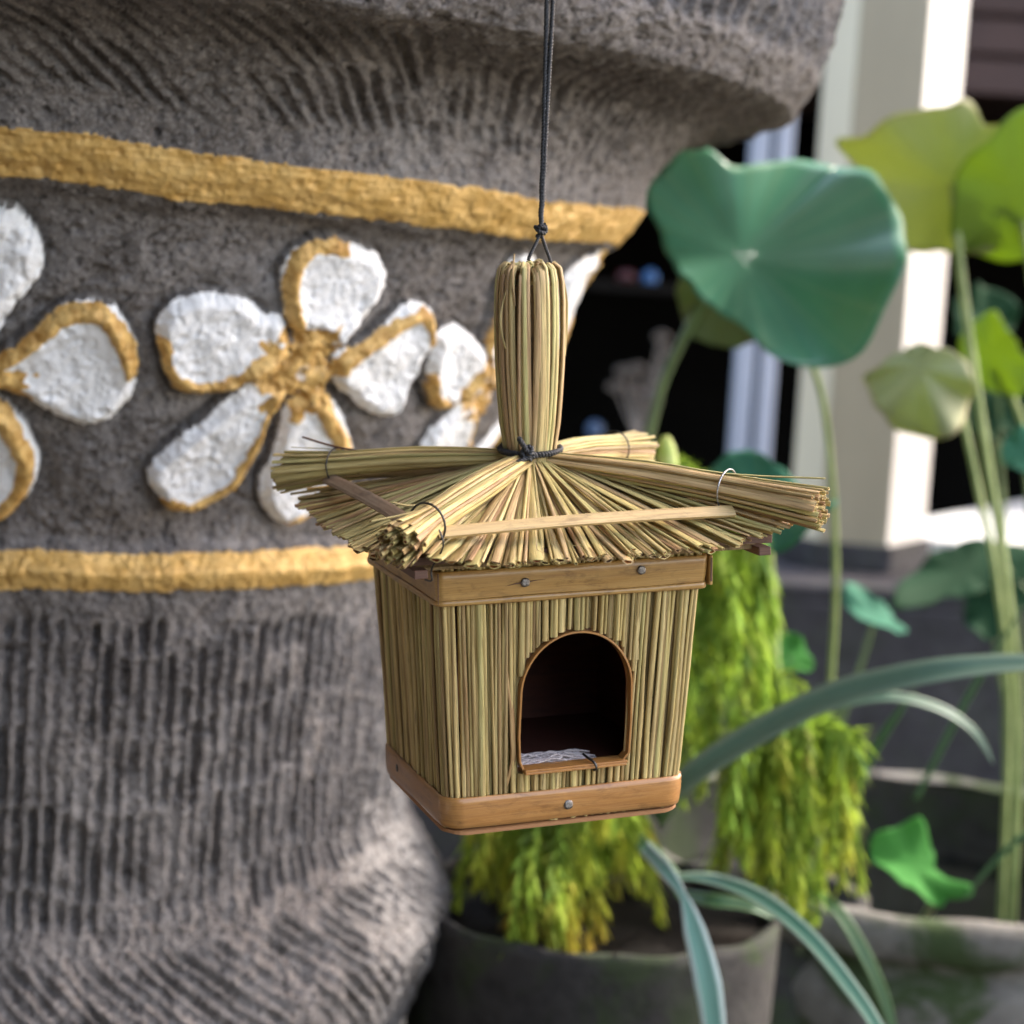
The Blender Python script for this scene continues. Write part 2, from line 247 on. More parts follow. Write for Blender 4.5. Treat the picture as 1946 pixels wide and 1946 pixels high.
def build_stone_pot():
    # profile resampled by arc length and slightly smoothed
    pr = np.array(PROF); seg = np.hypot(*np.diff(pr, axis=0).T); cum = np.r_[0, np.cumsum(seg)]; L = cum[-1]
    fine = np.linspace(0, L, 4000); r = np.interp(fine, cum, pr[:, 0]); z = np.interp(fine, cum, pr[:, 1])
    k = np.exp(-np.linspace(-2, 2, 17)**2); k /= k.sum()
    r = np.convolve(np.pad(r, 8, 'edge'), k, 'valid'); z = np.convolve(np.pad(z, 8, 'edge'), k, 'valid')
    iz = lambda zz: np.interp(-zz, -z, fine)
    rows = np.r_[np.linspace(0, iz(.27), 30)[:-1], np.arange(iz(.27), iz(-.70), .00115), np.linspace(iz(-.70), L, 60)[1:]]
    cols = np.r_[np.linspace(-348, -97, 150)[:-1], np.arange(-97, 12, .142), np.array([12])]
    r_ = np.interp(rows, fine, r); z_ = np.interp(rows, fine, z)
    dr = np.gradient(r_, rows); dz = np.gradient(z_, rows); nn = np.hypot(dr, dz); nr, nz = -dz/nn, dr/nn
    TH, SS = np.meshgrid(np.radians(cols), rows); Z0 = np.repeat(z_[:, None], len(cols), 1); R0 = np.repeat(r_[:, None], len(cols), 1)
    NR = np.repeat(nr[:, None], len(cols), 1); NZ = np.repeat(nz[:, None], len(cols), 1)
    A = TH*.42                                           # arc coordinate in metres at the flower belt
    D = np.degrees(TH)
    # hand-made unevenness: the rings rise and fall round the pot
    up = np.interp(D, [-100, -80, -60, -45, -30, -8, 10], [.006, .007, -.001, -.004, -.005, .003, .003])
    lo = np.interp(D, [-100, -80, -55, -38, -20, 0], [-.006, -.009, -.013, .004, .016, .02])
    DZ = up*np.exp(-((Z0-.075)/.05)**2)+lo*sstep(-.38, -.46, Z0)*sstep(-1.0, -.7, Z0)
    DZ = DZ+.002*fbm(A*18, SS*0, 3, 3)
    # rough stone
    H = .0035*fbm(A*14, SS*14, 21, 3)+.0022*fbm(A*55, SS*55, 31, 3)+.0016*fbm(A*190, SS*190, 41, 3)
    pits = fbm(A*260, SS*260, 51, 3); H = H-.0022*sstep(.28, .6, pits)
    big = fbm(A*95, SS*95, 61, 2); H = H-.0028*sstep(.42, .75, big)
    rough_amt = np.ones_like(H)
    # chiselled strokes
    def strokes(ph, along, seed, depth, wid=.5, rowlen=.075, warp=.16):
        row = along/rowlen+.55*fbm(A*9, SS*3, seed+7, 2)
        ri = np.floor(row); jit = _lat(seed)[(ri.astype(int)*7) & 255, 3]*.8
        ph = ph+jit*.6+warp*fbm(A*10, SS*10, seed, 2)+.15*fbm(A*80, SS*50, seed+3, 3); idx = np.floor(ph).astype(int); f = ph-idx
        amp = .38+.55*_lat(seed+1)[idx & 255, (ri.astype(int)*3) & 255]
        cut = sstep(wid*.84, .17, np.abs(f-.5)+.10*(vnoise(A*300, SS*300, seed+5)-.4))
        ends = sstep(0, .12, row-ri)*sstep(1, .88, row-ri)*.55+.45
        run = sstep(.25, .50, vnoise(ph*1.0+.5, along/.03, seed+9))
        wear = sstep(.24, .46, vnoise(A*19+seed, SS*15, seed+13)+.25*vnoise(A*90, SS*70, seed+17)-.08)
        return -depth*cut*amp*ends*(.35+.65*run)*(.30+.70*wear)
    nb = .006*fbm(A*30, SS*8, 71, 3)
    zoneV = sstep(-.238, -.25, Z0+nb)*sstep(-.468, -.452, Z0+lo*0+nb)
    H = H+zoneV*(strokes(TH*.34/.0124, SS, 101, .0130, .5, .062)-.0008)
    zoneD = sstep(-.474, -.486, Z0+nb)*sstep(-.62, -.56, Z0)
    H = H+zoneD*strokes((TH*.36*.90-SS*.85)/.0140, TH*.36, 131, .011, .5, .12)
    zoneD2 = sstep(-.60, -.63, Z0)
    H = H+zoneD2*strokes((TH*.33*.8-SS*.6)/.02, SS, 161, .003)
    zoneU = sstep(.106, .116, Z0+nb*.5)*sstep(.166, .160, Z0+nb*.2)
    lean = np.interp(D, [-90, -60, -35, -10], [1.15, 1.0, .35, 0])
    H = H+zoneU*strokes((TH*.55-lean*(.165-Z0)*1.25+lean*.55*np.maximum(0, R0-.53))/.0165, SS, 191, .0085, .45, .06, .06)
    zoneR = sstep(.192, .206, Z0+nb)
    H = H+zoneR*strokes(TH*.65/.021, SS*0+.5, 221, .013, .5, 1.0, .10)
    H = H+.004*zoneR*fbm(A*40, SS*40, 231, 3)
    # belt of flower reliefs
    lab = np.zeros(H.shape, np.int16); gold = np.zeros(H.shape); near = np.full(H.shape, 9.)
    rag = .0013*fbm(A*330, SS*330, 301, 3)+.0011*fbm(A*90, SS*90, 311, 2)
    names = {}
    def sdf(poly, closed=True, pad=.03):
        q = np.array([(math.radians(a)*.42, b) for a, b in poly]); n = len(q)
        ring = []
        for i in range(n if closed else n-1):
            g = lambda j: q[j % n] if closed else q[min(max(j, 0), n-1)]
            p0, p1, p2, p3 = g(i-1), g(i), g(i+1), g(i+2)
            for t in (0, .25, .5, .75): ring.append(.5*((2*p1)+(p2-p0)*t+(2*p0-5*p1+4*p2-p3)*t*t+(3*p1-p0-3*p2+p3)*t**3))
        if not closed: ring.append(q[-1])
        ring = np.array(ring); lo_, hi_ = ring.min(0)-pad, ring.max(0)+pad
        msk = (A > lo_[0]) & (A < hi_[0]) & (Z0 > lo_[1]) & (Z0 < hi_[1]); x = A[msk]; y = Z0[msk]
        d = np.full(x.shape, 9.); ins = np.zeros(x.shape, bool); m = len(ring)
        for i in range(m if closed else m-1):
            a, b = ring[i], ring[(i+1) % m]; e = b-a; w0 = x-a[0]; w1 = y-a[1]; tt = np.clip((w0*e[0]+w1*e[1])/(e@e+1e-12), 0, 1)
            d = np.minimum(d, np.hypot(w0-e[0]*tt, w1-e[1]*tt))
            if closed:
                c_ = ((a[1] <= y) != (b[1] <= y)); xx = a[0]+(y-a[1])*e[0]/(e[1] if abs(e[1]) > 1e-9 else 1e-9); ins ^= c_ & (x < xx)
        return msk, (np.where(ins, -d, d) if closed else d)
    flowers = []
    def mir(L, c=-83.6, cz=-.06): return [(2*c-a, 2*cz*0+b) for a, b in L]
    F1 = list(PET['1']); F1.append((mir(F1[0][0]), mir(F1[0][1]), 36)); F1.append((mir(F1[1][0], -86.5), mir(F1[1][1], -86.5), 34))
    flowers.append((F1, PET['1c'], .4658)); flowers.append((PET['2'], PET['2c'], .4658)); flowers.append((PET['3'], PET['3c'], 1.0))
    sh = lambda L, k: [(a+k, b) for a, b in L]
    F4 = [(sh([(-14, .036), (-9, .047), (-3, .049), (3, .042), (6, .015), (4, -.02), (0, -.045), (-5, -.05), (-9, -.035), (-12, -.01), (-14.5, .012)], 0),
           sh([(-4, .046), (1, .036), (3, .010), (1, -.03), (-2, -.045)], 0), 32)]+[(sh(a, 59), sh(b, 59), w_) for a, b, w_ in PET['2'][:1]+PET['2'][3:4]]
    flowers.append((F4, sh(PET['2c'], 59), .4658))
    pid = 0; tree = []
    for fi, (pets, cen, sc) in enumerate(flowers):
        ids = []
        for (poly, stroke, wpx) in pets:
            pid += 1; ids.append(pid)
            m, d = sdf(poly); d = d+rag[m]
            hsel = sstep(.0005, -.009, d); dome = -.0035*sstep(-.006, -.022, d)
            cur = H[m]*.75; hh = hsel*.0078+dome*.7
            ridge = .0011*fbm(A[m]*45, Z0[m]*45, 7, 3)*hsel
            fresh = (d < 0) & (lab[m] == 0)
            H[m] = np.where(d < 0.0005, np.where(lab[m] == 0, cur+hh+ridge, H[m]), H[m])
            near[m] = np.minimum(near[m], np.where(d > 0, d, 0))
            L_ = lab[m]; L_[fresh] = pid; lab[m] = L_
            cx_ = math.radians(np.mean([q[0] for q in cen]))*.42; cz_ = np.mean([q[1] for q in cen]); an = np.arctan2(Z0[m]-cz_, A[m]-cx_); dc = np.hypot(A[m]-cx_, Z0[m]-cz_)
            sm = sstep(.002, -.006, dc-(.034 if fi != 2 else .018)-.016*fbm(an*5+9, an*0+fi, 88, 2)-.010*fbm(A[m]*160, SS[m]*160, 87, 3)); gm_ = gold[m]; gold[m] = np.where(lab[m] == pid, np.maximum(gm_, sm*.8), gm_)
            m2, d2 = sdf(stroke, False); hw = wpx*sc*.00038
            g = sstep(hw*1.12, hw*.82, d2+.0016*fbm(A[m2]*240, SS[m2]*240, 77, 3)+.001*fbm(A[m2]*70, SS[m2]*70, 78, 2)); own = lab[m2] == pid
            gold[m2] = np.where(own, np.maximum(gold[m2], g), gold[m2])
            H[m2] = H[m2]+np.where(own, .0028*sstep(hw*1.2, hw*.3, d2)+.0016*g*fbm(A[m2]*60, SS[m2]*60, 79, 3), 0)
        m, d = sdf(cen); pid += 1; d = d-.0015+rag[m]*3.2
        L_ = lab[m]; H[m] = np.where(d < 0, H[m]+.004*sstep(0, -.008, d)+.003*fbm(A[m]*80, SS[m]*80, 81, 3), H[m]); L_[d < 0] = pid; lab[m] = L_
        g_ = gold[m]; g_[d < 0] = np.maximum(g_[d < 0], .55+.45*sstep(-.1, .15, fbm(A[m][d < 0]*70, SS[m][d < 0]*70, 83, 3)+.25)); gold[m] = g_
        near[m] = np.minimum(near[m], np.where(d > 0, d, 0)); tree.append((pid, ids))
    belt = (Z0 < .05) & (Z0 > -.19) & (lab == 0)
    H = np.where(belt, H-.0090*np.exp(-near/.012)*(.6+.6*vnoise(A*60, SS*60, 91)), H)
    # gold bands
    e1 = .0016*fbm(A*210, SS*30, 401, 3)+.0018*fbm(A*32, SS*5, 411, 3)
    b1 = (Z0 < .0835+e1) & (Z0 > .0545+e1*.9); b2 = (Z0 < -.1915+e1) & (Z0 > -.2185+e1*1.1)
    inb = b1 | b2; lab[b1] = 900; lab[b2] = 901; gold[inb] = 1
    H = np.where(inb, .62*H+.0016+.0004*fbm(A*22, SS*240, 421, 3)+.0008*fbm(A*70, SS*90, 431, 3), H)
    Rr = R0+NR*H; Zz = Z0+NZ*H+DZ
    X = XC+Rr*np.cos(TH); Y = YC+Rr*np.sin(TH); V = np.stack([X, Y, Zz], -1).reshape(-1, 3).astype(np.float32)
    nrw, nc = X.shape; g = np.arange(nrw*nc).reshape(nrw, nc)
    quads = np.stack([g[1:, :-1], g[1:, 1:], g[:-1, 1:], g[:-1, :-1]], -1).reshape(-1, 4)
    fl = lab[:-1, :-1].reshape(-1); gv = gold.reshape(-1).astype(np.float32)
    def grid_obj(name, mat, sel, parent, extra=None):
        q = quads[sel]
        used, inv = np.unique(q.ravel(), return_inverse=True); vv = V[used]; ff = inv.reshape(-1, 4)
        me = bpy.data.meshes.new(name); me.vertices.add(len(vv)); me.vertices.foreach_set('co', vv.ravel())
        me.loops.add(ff.size); me.loops.foreach_set('vertex_index', ff.ravel().astype(np.int32)); me.polygons.add(len(ff))
        me.polygons.foreach_set('loop_start', np.arange(0, ff.size, 4, dtype=np.int32)); me.polygons.foreach_set('loop_total', np.full(len(ff), 4, np.int32))
        me.polygons.foreach_set('use_smooth', np.ones(len(ff), bool))
        at = me.attributes.new('gold', 'FLOAT', 'POINT'); at.data.foreach_set('value', gv[used])
        me.materials.append(mat); me.update(); me.validate(); return link(bpy.data.objects.new(name, me), parent)
    # materials
    t = NT('carved stone'); oc = t.n('ShaderNodeTexCoord').outputs['Object']
    a = t.noise(oc, 9, 6, .6); b = t.noise(oc, 60, 6, .7); c = t.noise(oc, 420, 4, .7); vv = t.n('ShaderNodeTexVoronoi', {'Vector': oc, 'Scale': 210.0}).outputs['Distance']
    col = t.mix(t.ramp(a, [(.3, 0), (.7, 1)]), (.148, .134, .126), (.255, .238, .230))
    col = t.mix(t.ramp(b, [(.33, .75), (.55, 0)]), col, (.075, .063, .056))
    col = t.mix(t.ramp(c, [(.48, 0), (.66, .8)]), col, (.38, .36, .35))
    col = t.mix(t.ramp(t.noise(oc, 170, 4, .65), [(.58, 0), (.64, .8)]), col, (.028, .024, .022))
    dust = t.ramp(t.noise(oc, 4.5, 4), [(.60, 0), (.75, .5)]); col = t.mix(dust, col, (.40, .385, .38))
    h = t.math('ADD', t.math('MULTIPLY', c, .6), t.math('MULTIPLY', b, 1.2))
    stone = t.set(col=col, rough=.88, spec=.25, normal=t.bump(h, .0042, 1.0))
    t = NT('painted relief'); oc = t.n('ShaderNodeTexCoord').outputs['Object']; gm = t.attr('gold').outputs['Fac']
    b = t.noise(oc, 90, 5, .65); c = t.noise(oc, 500, 4, .7)
    gm2 = t.ramp(t.math('ADD', gm, t.math('MULTIPLY', t.math('SUBTRACT', b, .5), .7)), [(.42, 0), (.58, 1)])
    wh = t.mix(t.ramp(t.noise(oc, 45, 5), [(.40, .45), (.58, 0)]), (.88, .89, .90), (.74, .76, .78)); wh = t.mix(t.ramp(c, [(.68, 0), (.74, .6)]), wh, (.30, .29, .28))
    gd = t.mix(t.ramp(b, [(.38, 0), (.6, 1)]), (.46, .25, .06), (.74, .49, .17))
    gd = t.mix(t.ramp(t.noise(oc, 230, 4), [(.60, 0), (.68, .7)]), gd, (.12, .08, .05))
    petm = t.set(col=t.mix(gm2, wh, gd), rough=t.ramp(gm2, [(0, .8), (1, .48)]), metal=t.math('MULTIPLY', gm2, .12), normal=t.bump(t.math('ADD', c, b), .0009, .7))
    t = NT('gold band paint'); oc = t.n('ShaderNodeTexCoord').outputs['Object']; b = t.noise(oc, 60, 6, .65)
    br = t.noise(t.n('ShaderNodeMapping', {'Vector': oc, 'Scale': (20, 20, 420)}).outputs[0], 1, 4); c = t.noise(oc, 300, 3)
    gd = t.mix(t.ramp(b, [(.35, 0), (.62, 1)]), (.60, .37, .10), (.74, .50, .18)); gd = t.mix(t.ramp(br, [(.4, .35), (.6, 0)]), gd, (.42, .22, .05))
    gd = t.mix(t.ramp(c, [(.69, 0), (.74, .8)]), gd, (.09, .07, .06))
    bandm = t.set(col=gd, rough=.45, metal=.15, normal=t.bump(t.math('ADD', br, t.math('ADD', b, c)), .0014, .8))
    root = tag(empty('stone_pot', (XC, YC, -1.1)), 'huge carved grey stone pot with gold bands and white flower reliefs', 'pot')
    inv = Matrix.Translation((-XC, -YC, 1.1))
    def fix(o, base=(XC, YC, -1.1)):
        o.data.transform(Matrix.Translation(tuple(-x for x in base))); return o
    body = fix(grid_obj('pot_body', stone, fl == 0, root))
    u = fix(grid_obj('gold_band', bandm, fl == 900, root)); u['label'] = 'upper painted gold band running round the neck'
    l = fix(grid_obj('gold_band', bandm, fl == 901, root)); l['label'] = 'lower painted gold band round the waist'
    for cid, ids in tree:
        f = fix(grid_obj('flower_relief', petm, fl == cid, root))
        for i in ids:
            if (fl == i).any(): fix(grid_obj('petal', petm, fl == i, f))
build_stone_pot()
# ------------------------------------------------------------------ birdhouse
HM = Matrix(((0.93998, -0.33492, -0.06525, 0.01962), (0.33163, 0.94172, -0.05638, 1.06379), (0.08033, 0.03136, 0.99628, -0.25918), (0, 0, 0, 1)))
bh = empty('birdhouse'); bh.matrix_world = HM
tag(bh, 'small straw and bamboo birdhouse with arched doorway hanging on black cord', 'birdhouse')
U = random.uniform
TX0, TX1, TY0, TY1, TZ = -.0725, .070, -.070, .060, .137
BX0, BX1, BY0, BY1 = -.0662, .0612, -.0612, .0535
def corner(sx, sy, z, inset=0):
    k = z/TZ; x0 = BX0+(TX0-BX0)*k+inset; x1 = BX1+(TX1-BX1)*k-inset; y0 = BY0+(TY0-BY0)*k+inset; y1 = BY1+(TY1-BY1)*k-inset
    return Vector((x1 if sx > 0 else x0, y1 if sy > 0 else y0, z))
DCX, DZS, DA, DB, DBOT = .0012, .0700, .0298, .0312, .0312      # doorway: centre, springing height, half width, arch rise, bottom
def arch_top(x): return DZS+DB*math.sqrt(max(0, 1-((x-DCX)/DA)**2))
faces = [((-1, -1), (1, -1)), ((-1, 1), (-1, -1)), ((1, -1), (1, 1)), ((1, 1), (-1, 1))]
ZB, ZT = .0026, .1475
for fi, (ca, cb) in enumerate(faces):
    # board behind the straws
    mb = MB(); th = .0012
    def FP(u, z, ins): 
        a, b = corner(*ca, z, ins), corner(*cb, z, ins); return a.lerp(b, u)
    a0, b0 = corner(*ca, .07), corner(*cb, .07); ex = (b0-a0).normalized(); nrm = ex.cross(Vector((0, 0, 1))).normalized()
    if fi == 0:
        def uat(x, z): a, b = corner(*ca, z, .004), corner(*cb, z, .004); return (x-a.x)/(b.x-a.x)
        outl = [(DCX-DA, DBOT)]+[(DCX-DA*math.cos(math.pi*i/24), DZS+DB*math.sin(math.pi*i/24)) for i in range(25)]+[(DCX+DA, DBOT)]
        inner = []; outer = []
        for (x, z) in outl: inner.append((x, z))
        n = len(outl)
        for i, (x, z) in enumerate(outl):
            dx, dz = x-DCX, z-.075; s = min((.062)/abs(dx) if abs(dx) > 1e-6 else 99, ((.072 if dz > 0 else .071)/abs(dz)) if abs(dz) > 1e-6 else 99); outer.append((DCX+dx*s, .075+dz*s))
        for off in (.004, .0052):
            vs = [FP(uat(x, z), z, off) for x, z in inner]+[FP(uat(x, max(.003, min(.147, z))), max(.003, min(.147, z)), off) for x, z in outer]
            mb.add(vs, [(i, i+1, n+i+1, n+i) for i in range(n-1)]+[(n-1, 0, n, 2*n-1)], 0, [(v.x*100, v.z*100) for v in vs])
        k = 2*n; vs = mb.v[:n]+mb.v[k:k+n]
        mb.add(vs, [(i, i+1, n+i+1, n+i) for i in range(n-1)]+[(n-1, 0, n, 2*n-1)])
    else:
        vs = [FP(u, z, o) for o in (.004, .0052) for u, z in ((0, .003), (1, .003), (1, .147), (0, .147))]
        mb.add(vs, [(0, 1, 2, 3), (7, 6, 5, 4), (0, 4, 5, 1), (1, 5, 6, 2), (2, 6, 7, 3), (3, 7, 4, 0)], 0, [(v.z*100, v.x*100+v.y*100) for v in vs])
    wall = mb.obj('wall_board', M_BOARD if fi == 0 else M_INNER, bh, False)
    # straws
    wd = (corner(*cb, .07)-corner(*ca, .07)).length; x = 0.0; us = []
    while x < 1: 
        r = U(.0008, .0013) if random.random() < .86 else U(.0013, .0019); us.append((x+r/wd, r)); x += 2*r*.97/wd
    tot = us[-1][0]+us[-1][1]/wd
    for (u, r) in us:
        u /= tot; jt, jb = U(-.009, .009), U(-.009, .009)
        if u < .02 or u > .98: jt *= .2; jb *= .2
        ins = .0013+U(-.0010, .0012); e_ = min(u, 1-u)*wd; rc = .009; ro = rc-math.sqrt(max(0, rc*rc-(rc-e_)**2)) if e_ < rc else 0
        segs = [(ZB+U(0, .0015), ZT+U(-.002, .0015), 0)]
        if fi == 0:
            xm = FP(u, .03, .003).x; xt = FP(u, .1, .003).x
            near_ = abs(xm-DCX) < DA-.0002
            if near_:
                top0 = arch_top(max(DCX-DA, min(DCX+DA, xt)))
                side = abs(xt-DCX)/DA
                gap = U(.0008, .0022)+(.010*max(0, side-.55)*U(.3, 1.6) if side > .55 else 0)
                segs = [(ZB, DBOT-.0022+U(-.0008, 0), 1), (max(top0+gap, DZS+.008 if side > .93 else 0), ZT, 2)]
        for (z0, z1, kind) in segs:
            mb = MB(); pts = []; m = 7 if kind == 0 else 4; bow = U(-.0006, .0006); ph = U(0, 6)
            for i in range(m):
                k = i/(m-1); z = z0+(z1-z0)*k; zz = (z-ZB)/(ZT-ZB)
                uu = u+jb*(1-zz)+jt*zz+bow*math.sin(ph+zz*5)*3
                if kind == 2: uu += (uu-.5)*.0
                p = FP(uu, z, ins+.0003*math.sin(ph*2+zz*7)+ro*(.45-.33*zz))
                pts.append(p)
            kn_ = random.randrange(1, m-1) if random.random() < .35 else -1; rs = [r*(1+.06*math.sin(ph+i*1.7)+(.22 if i == kn_ else 0)) for i in range(m)]
            tube(mb, pts[::-1], rs[::-1], 8, U(.7, 1), ups=nrm, hollow=.003 if kind == 2 else 0, wob=.05)
            mb.obj('wall_straw', [M_WALL, M_IN], wall)
# thin reeds filling the gaps behind, too many and too thin to pick apart
for fi, (ca, cb) in enumerate(faces):
    mb = MB(); a0, b0 = corner(*ca, .07), corner(*cb, .07); nrm = (b0-a0).normalized().cross(Vector((0, 0, 1)))
    for i in range(95):
        u = (i+.5)/95+U(-.004, .004); u2 = u+U(-.006, .006); r = U(.0006, .0010)
        segs = [(.004, .146)]
        if fi == 0:
            x = corner(*ca, .05).lerp(corner(*cb, .05), u).x
            if abs(x-DCX) < DA+.001: segs = [(.004, DBOT-.003), (arch_top(max(DCX-DA, min(DCX+DA, x)))+.002+(.004 if abs(x-DCX) > .8*DA else 0), .146)]
        for z0, z1 in segs:
            f_ = lambda uu, z: corner(*ca, z, .0037).lerp(corner(*cb, z, .0037), uu)
            tube(mb, [f_(u2, z1), f_((u+u2)/2, (z0+z1)/2), f_(u, z0)], r, 5, .8, ups=nrm, caps=False, col=(random.random(), 0, 0, 1))
    mb.uv = [(a+random.random()*.0, b) for a, b in mb.uv]
    tag(mb.obj('wall_straw', [M_WALL], bh), kind='stuff')
# loose split leaf left of the doorway, dark splits
mb = MB(); pth = smooth_path([(-.0376, -.0660, .098), (-.0362, -.0655, .085), (-.0335, -.0648, .066), (-.0325, -.064, .050), (-.0318, -.0628, .038), (-.0335, -.0620, .029), (-.0362, -.0606, .019)], 5)
wds = [.0002+.0013*math.sin(math.pi*min(1, i/len(pth)*1.05))+.0006*(i/len(pth)) for i in range(len(pth))]
tube(mb, pth, wds, 6, .28, ups=(0.25, -1, 0)); t_ = mb.obj('loose_leaf', straw_mat('loose leaf', [(.34, .19, .08), (.36, .2, .09)]), bh); t_['label'] = 'brown split leaf curling left of the doorway'
mb = MB(); tube(mb, [(-.0232, -.0672, .128), (-.0258, -.0664, .108), (-.0272, -.0655, .0895)], [.0014, .0017, .0016], 6, .3, ups=(0, -1, .1)); mb.obj('loose_leaf', straw_mat('orange leaf', [(.40, .20, .06), (.38, .18, .06)]), bh)
mb = MB(); tube(mb, [(.0335, -.0672, .128), (.0336, -.0668, .103), (.0341, -.0655, .0835)], [.001, .0013, .0012], 6, .5, ups=(0, -1, .1)); mb.obj('loose_leaf', M_FIN, bh)

# bands: profile lofted round the rectangle
def ring_path(z, out, rad, n=6):
    cs = [corner(-1, -1, z), corner(1, -1, z), corner(1, 1, z), corner(-1, 1, z)]; cen = sum(cs, Vector())/4; pts = []; dirs = [(-1, -1), (1, -1), (1, 1), (-1, 1)]
    for c, (sx, sy) in zip(cs, dirs):
        cc = c+Vector((-sx*rad, -sy*rad, 0)); a0 = {(-1, -1): math.pi, (1, -1): 1.5*math.pi, (1, 1): 0, (-1, 1): .5*math.pi}[(sx, sy)]
        for i in range(n+1):
            a = a0+.5*math.pi*i/n; pts.append((cc+Vector((math.cos(a), math.sin(a), 0))*(rad+out)))
    return pts
def ring_band(name, prof, rad, mat, parent, sub=6, wav=0):
    mb = MB(); rows = []
    for (out, z) in prof:
        pts = ring_path(z, out, rad, 6); d = []
        n = len(pts)
        for i in range(n):
            a, b = pts[i], pts[(i+1) % n]; k = 10 if (b-a).length > .03 else 1
            for j in range(k): d.append(a.lerp(b, j/k))
        rows.append(d)
    m = len(rows[0]); vs = []; uv = []
    for ri, d in enumerate(rows):
        L = 0
        for i, p in enumerate(d):
            if i: L += (p-d[i-1]).length
            vs.append(p+Vector((0, 0, wav*math.sin(L*70+ri)))); uv.append((prof[ri][1]*100, L*100))
    k = len(prof); fs = [(r*m+i, r*m+(i+1) % m, ((r+1) % k)*m+(i+1) % m, ((r+1) % k)*m+i) for r in range(k) for i in range(m)]
    mb.add(vs, fs, 0, uv); return mb.obj(name, mat, parent)
tb = ring_band('top_band', [(-.0004, .1208), (.0012, .1204), (.0020, .1214), (.0016, .1240), (.0019, .1265), (.0020, .1330), (.0017, .1362), (.0008, .1370), (-.0004, .1368)], .0022, M_BAND, bh, wav=.00015)
ring_band('band_lip', [(.0015, .1199), (.0023, .1196), (.0028, .1203), (.0026, .1221), (.0018, .1229), (.0014, .1215)], .0025, M_BAND, bh, wav=.0002)
bb = ring_band('bottom_band', [(-.0006, .0036), (.0006, .0030), (.0016, .0036), (.0019, .0060), (.0021, .0110), (.0019, .0165), (.0014, .0190), (.0004, .0194), (-.0006, .0190)], .0090, M_BAND2, bh, wav=.0002)
# overlapping end of the top band at the right front corner and the fold crack at the left one
mb = MB(); c = corner(1, -1, .129); mb.box((c.x+.0030, c.y+.002, .1288), (.0010, .0042, .0078)); o = mb.obj('band_end', M_BAND, bh, False); bevel(o, .0006)
mb = MB(); mb.box((c.x+.0030, c.y-.0023, .1292), (.0004, .0003, .0062)); mb.obj('band_slot', M_DARKW, bh, False)
c = corner(-1, -1, .129); mb = MB(); tube(mb, [(c.x-.0010, c.y-.0021, .1212), (c.x-.0010, c.y-.0021, .1300), (c.x-.0009, c.y-.0020, .1366)], [.0002, .0003, .0004], 5); mb.obj('fold_crack', M_DARKW, bh)
# crack through the left nail
mb = MB(); tube(mb, [(-.0385, -.0718, .1280), (-.034, -.0720, .1290), (-.0283, -.0724, .1295), (-.023, -.0722, .1301), (-.0175, -.0720, .1302)], [.00005, .00025, .0005, .0002, .00004], 5, .4, ups=(0, -1, 0)); mb.obj('split_line', M_DARKW, bh)
# base plate under the straw ends
mb = MB(); rim = ring_path(0, .0006, .0095, 5); n = len(rim)
vs = [p+Vector((0, 0, z+.0005*math.sin(i*.9))) for z in (0, .0018) for i, p in enumerate(rim)]; mb.add(vs, [(i, (i+1) % n, n+(i+1) % n, n+i) for i in range(n)]+[tuple(range(n))[::-1], tuple(range(n, 2*n))], 0, [(v.z*100, i*2) for i, v in enumerate(vs)])
o = mb.obj('base_plate', bamboo_mat('base reddish', (.34, .15, .06), (.42, .22, .09), (.16, .07, .03), .6, 0), bh, False)
mb = MB(); vs = [corner(a, b, .0045, .004) for a, b in ((-1, -1), (1, -1), (1, 1), (-1, 1))]; mb.add(vs+[v+Vector((0, 0, .0215)) for v in vs], [(3, 2, 1, 0), (4, 5, 6, 7), (0, 1, 5, 4), (1, 2, 6, 5), (2, 3, 7, 6), (3, 0, 4, 7)]); mb.obj('inner_floor', M_INNER, bh, False)
# nails
def nail(p, nrm, r, parent, mat=M_NAIL):
    mb = MB(); nrm = Vector(nrm).normalized(); q = nrm.orthogonal().normalized(); s_ = nrm.cross(q); prof = [(r*.9, -.0012), (r, .0000), (r*.95, .00035), (r*.6, .0006), (r*.2, .0005)]
    vs = [Vector(p)+(q*math.cos(2*math.pi*k/14)+s_*math.sin(2*math.pi*k/14))*a*(1+.06*math.sin(k*2.1))+nrm*b for a, b in prof for k in range(14)]
    mb.add(vs, [(i*14+k, i*14+(k+1) % 14, (i+1)*14+(k+1) % 14, (i+1)*14+k) for i in range(4) for k in range(14)]+[tuple(range(56, 70))]); return mb.obj('nail', mat, parent)
nail((-.0283, -.0722, .1294), (0, -1, .1), .0024, tb); nail((.0338, -.0722, .1315), (0, -1, .1), .0024, tb)
nail((-.0025, -.0640, .0105), (0, -1, .1), .0026, bb); nail((-.0686, .023, .0125), (-1, 0, .05), .0022, bb, M_WIRED)
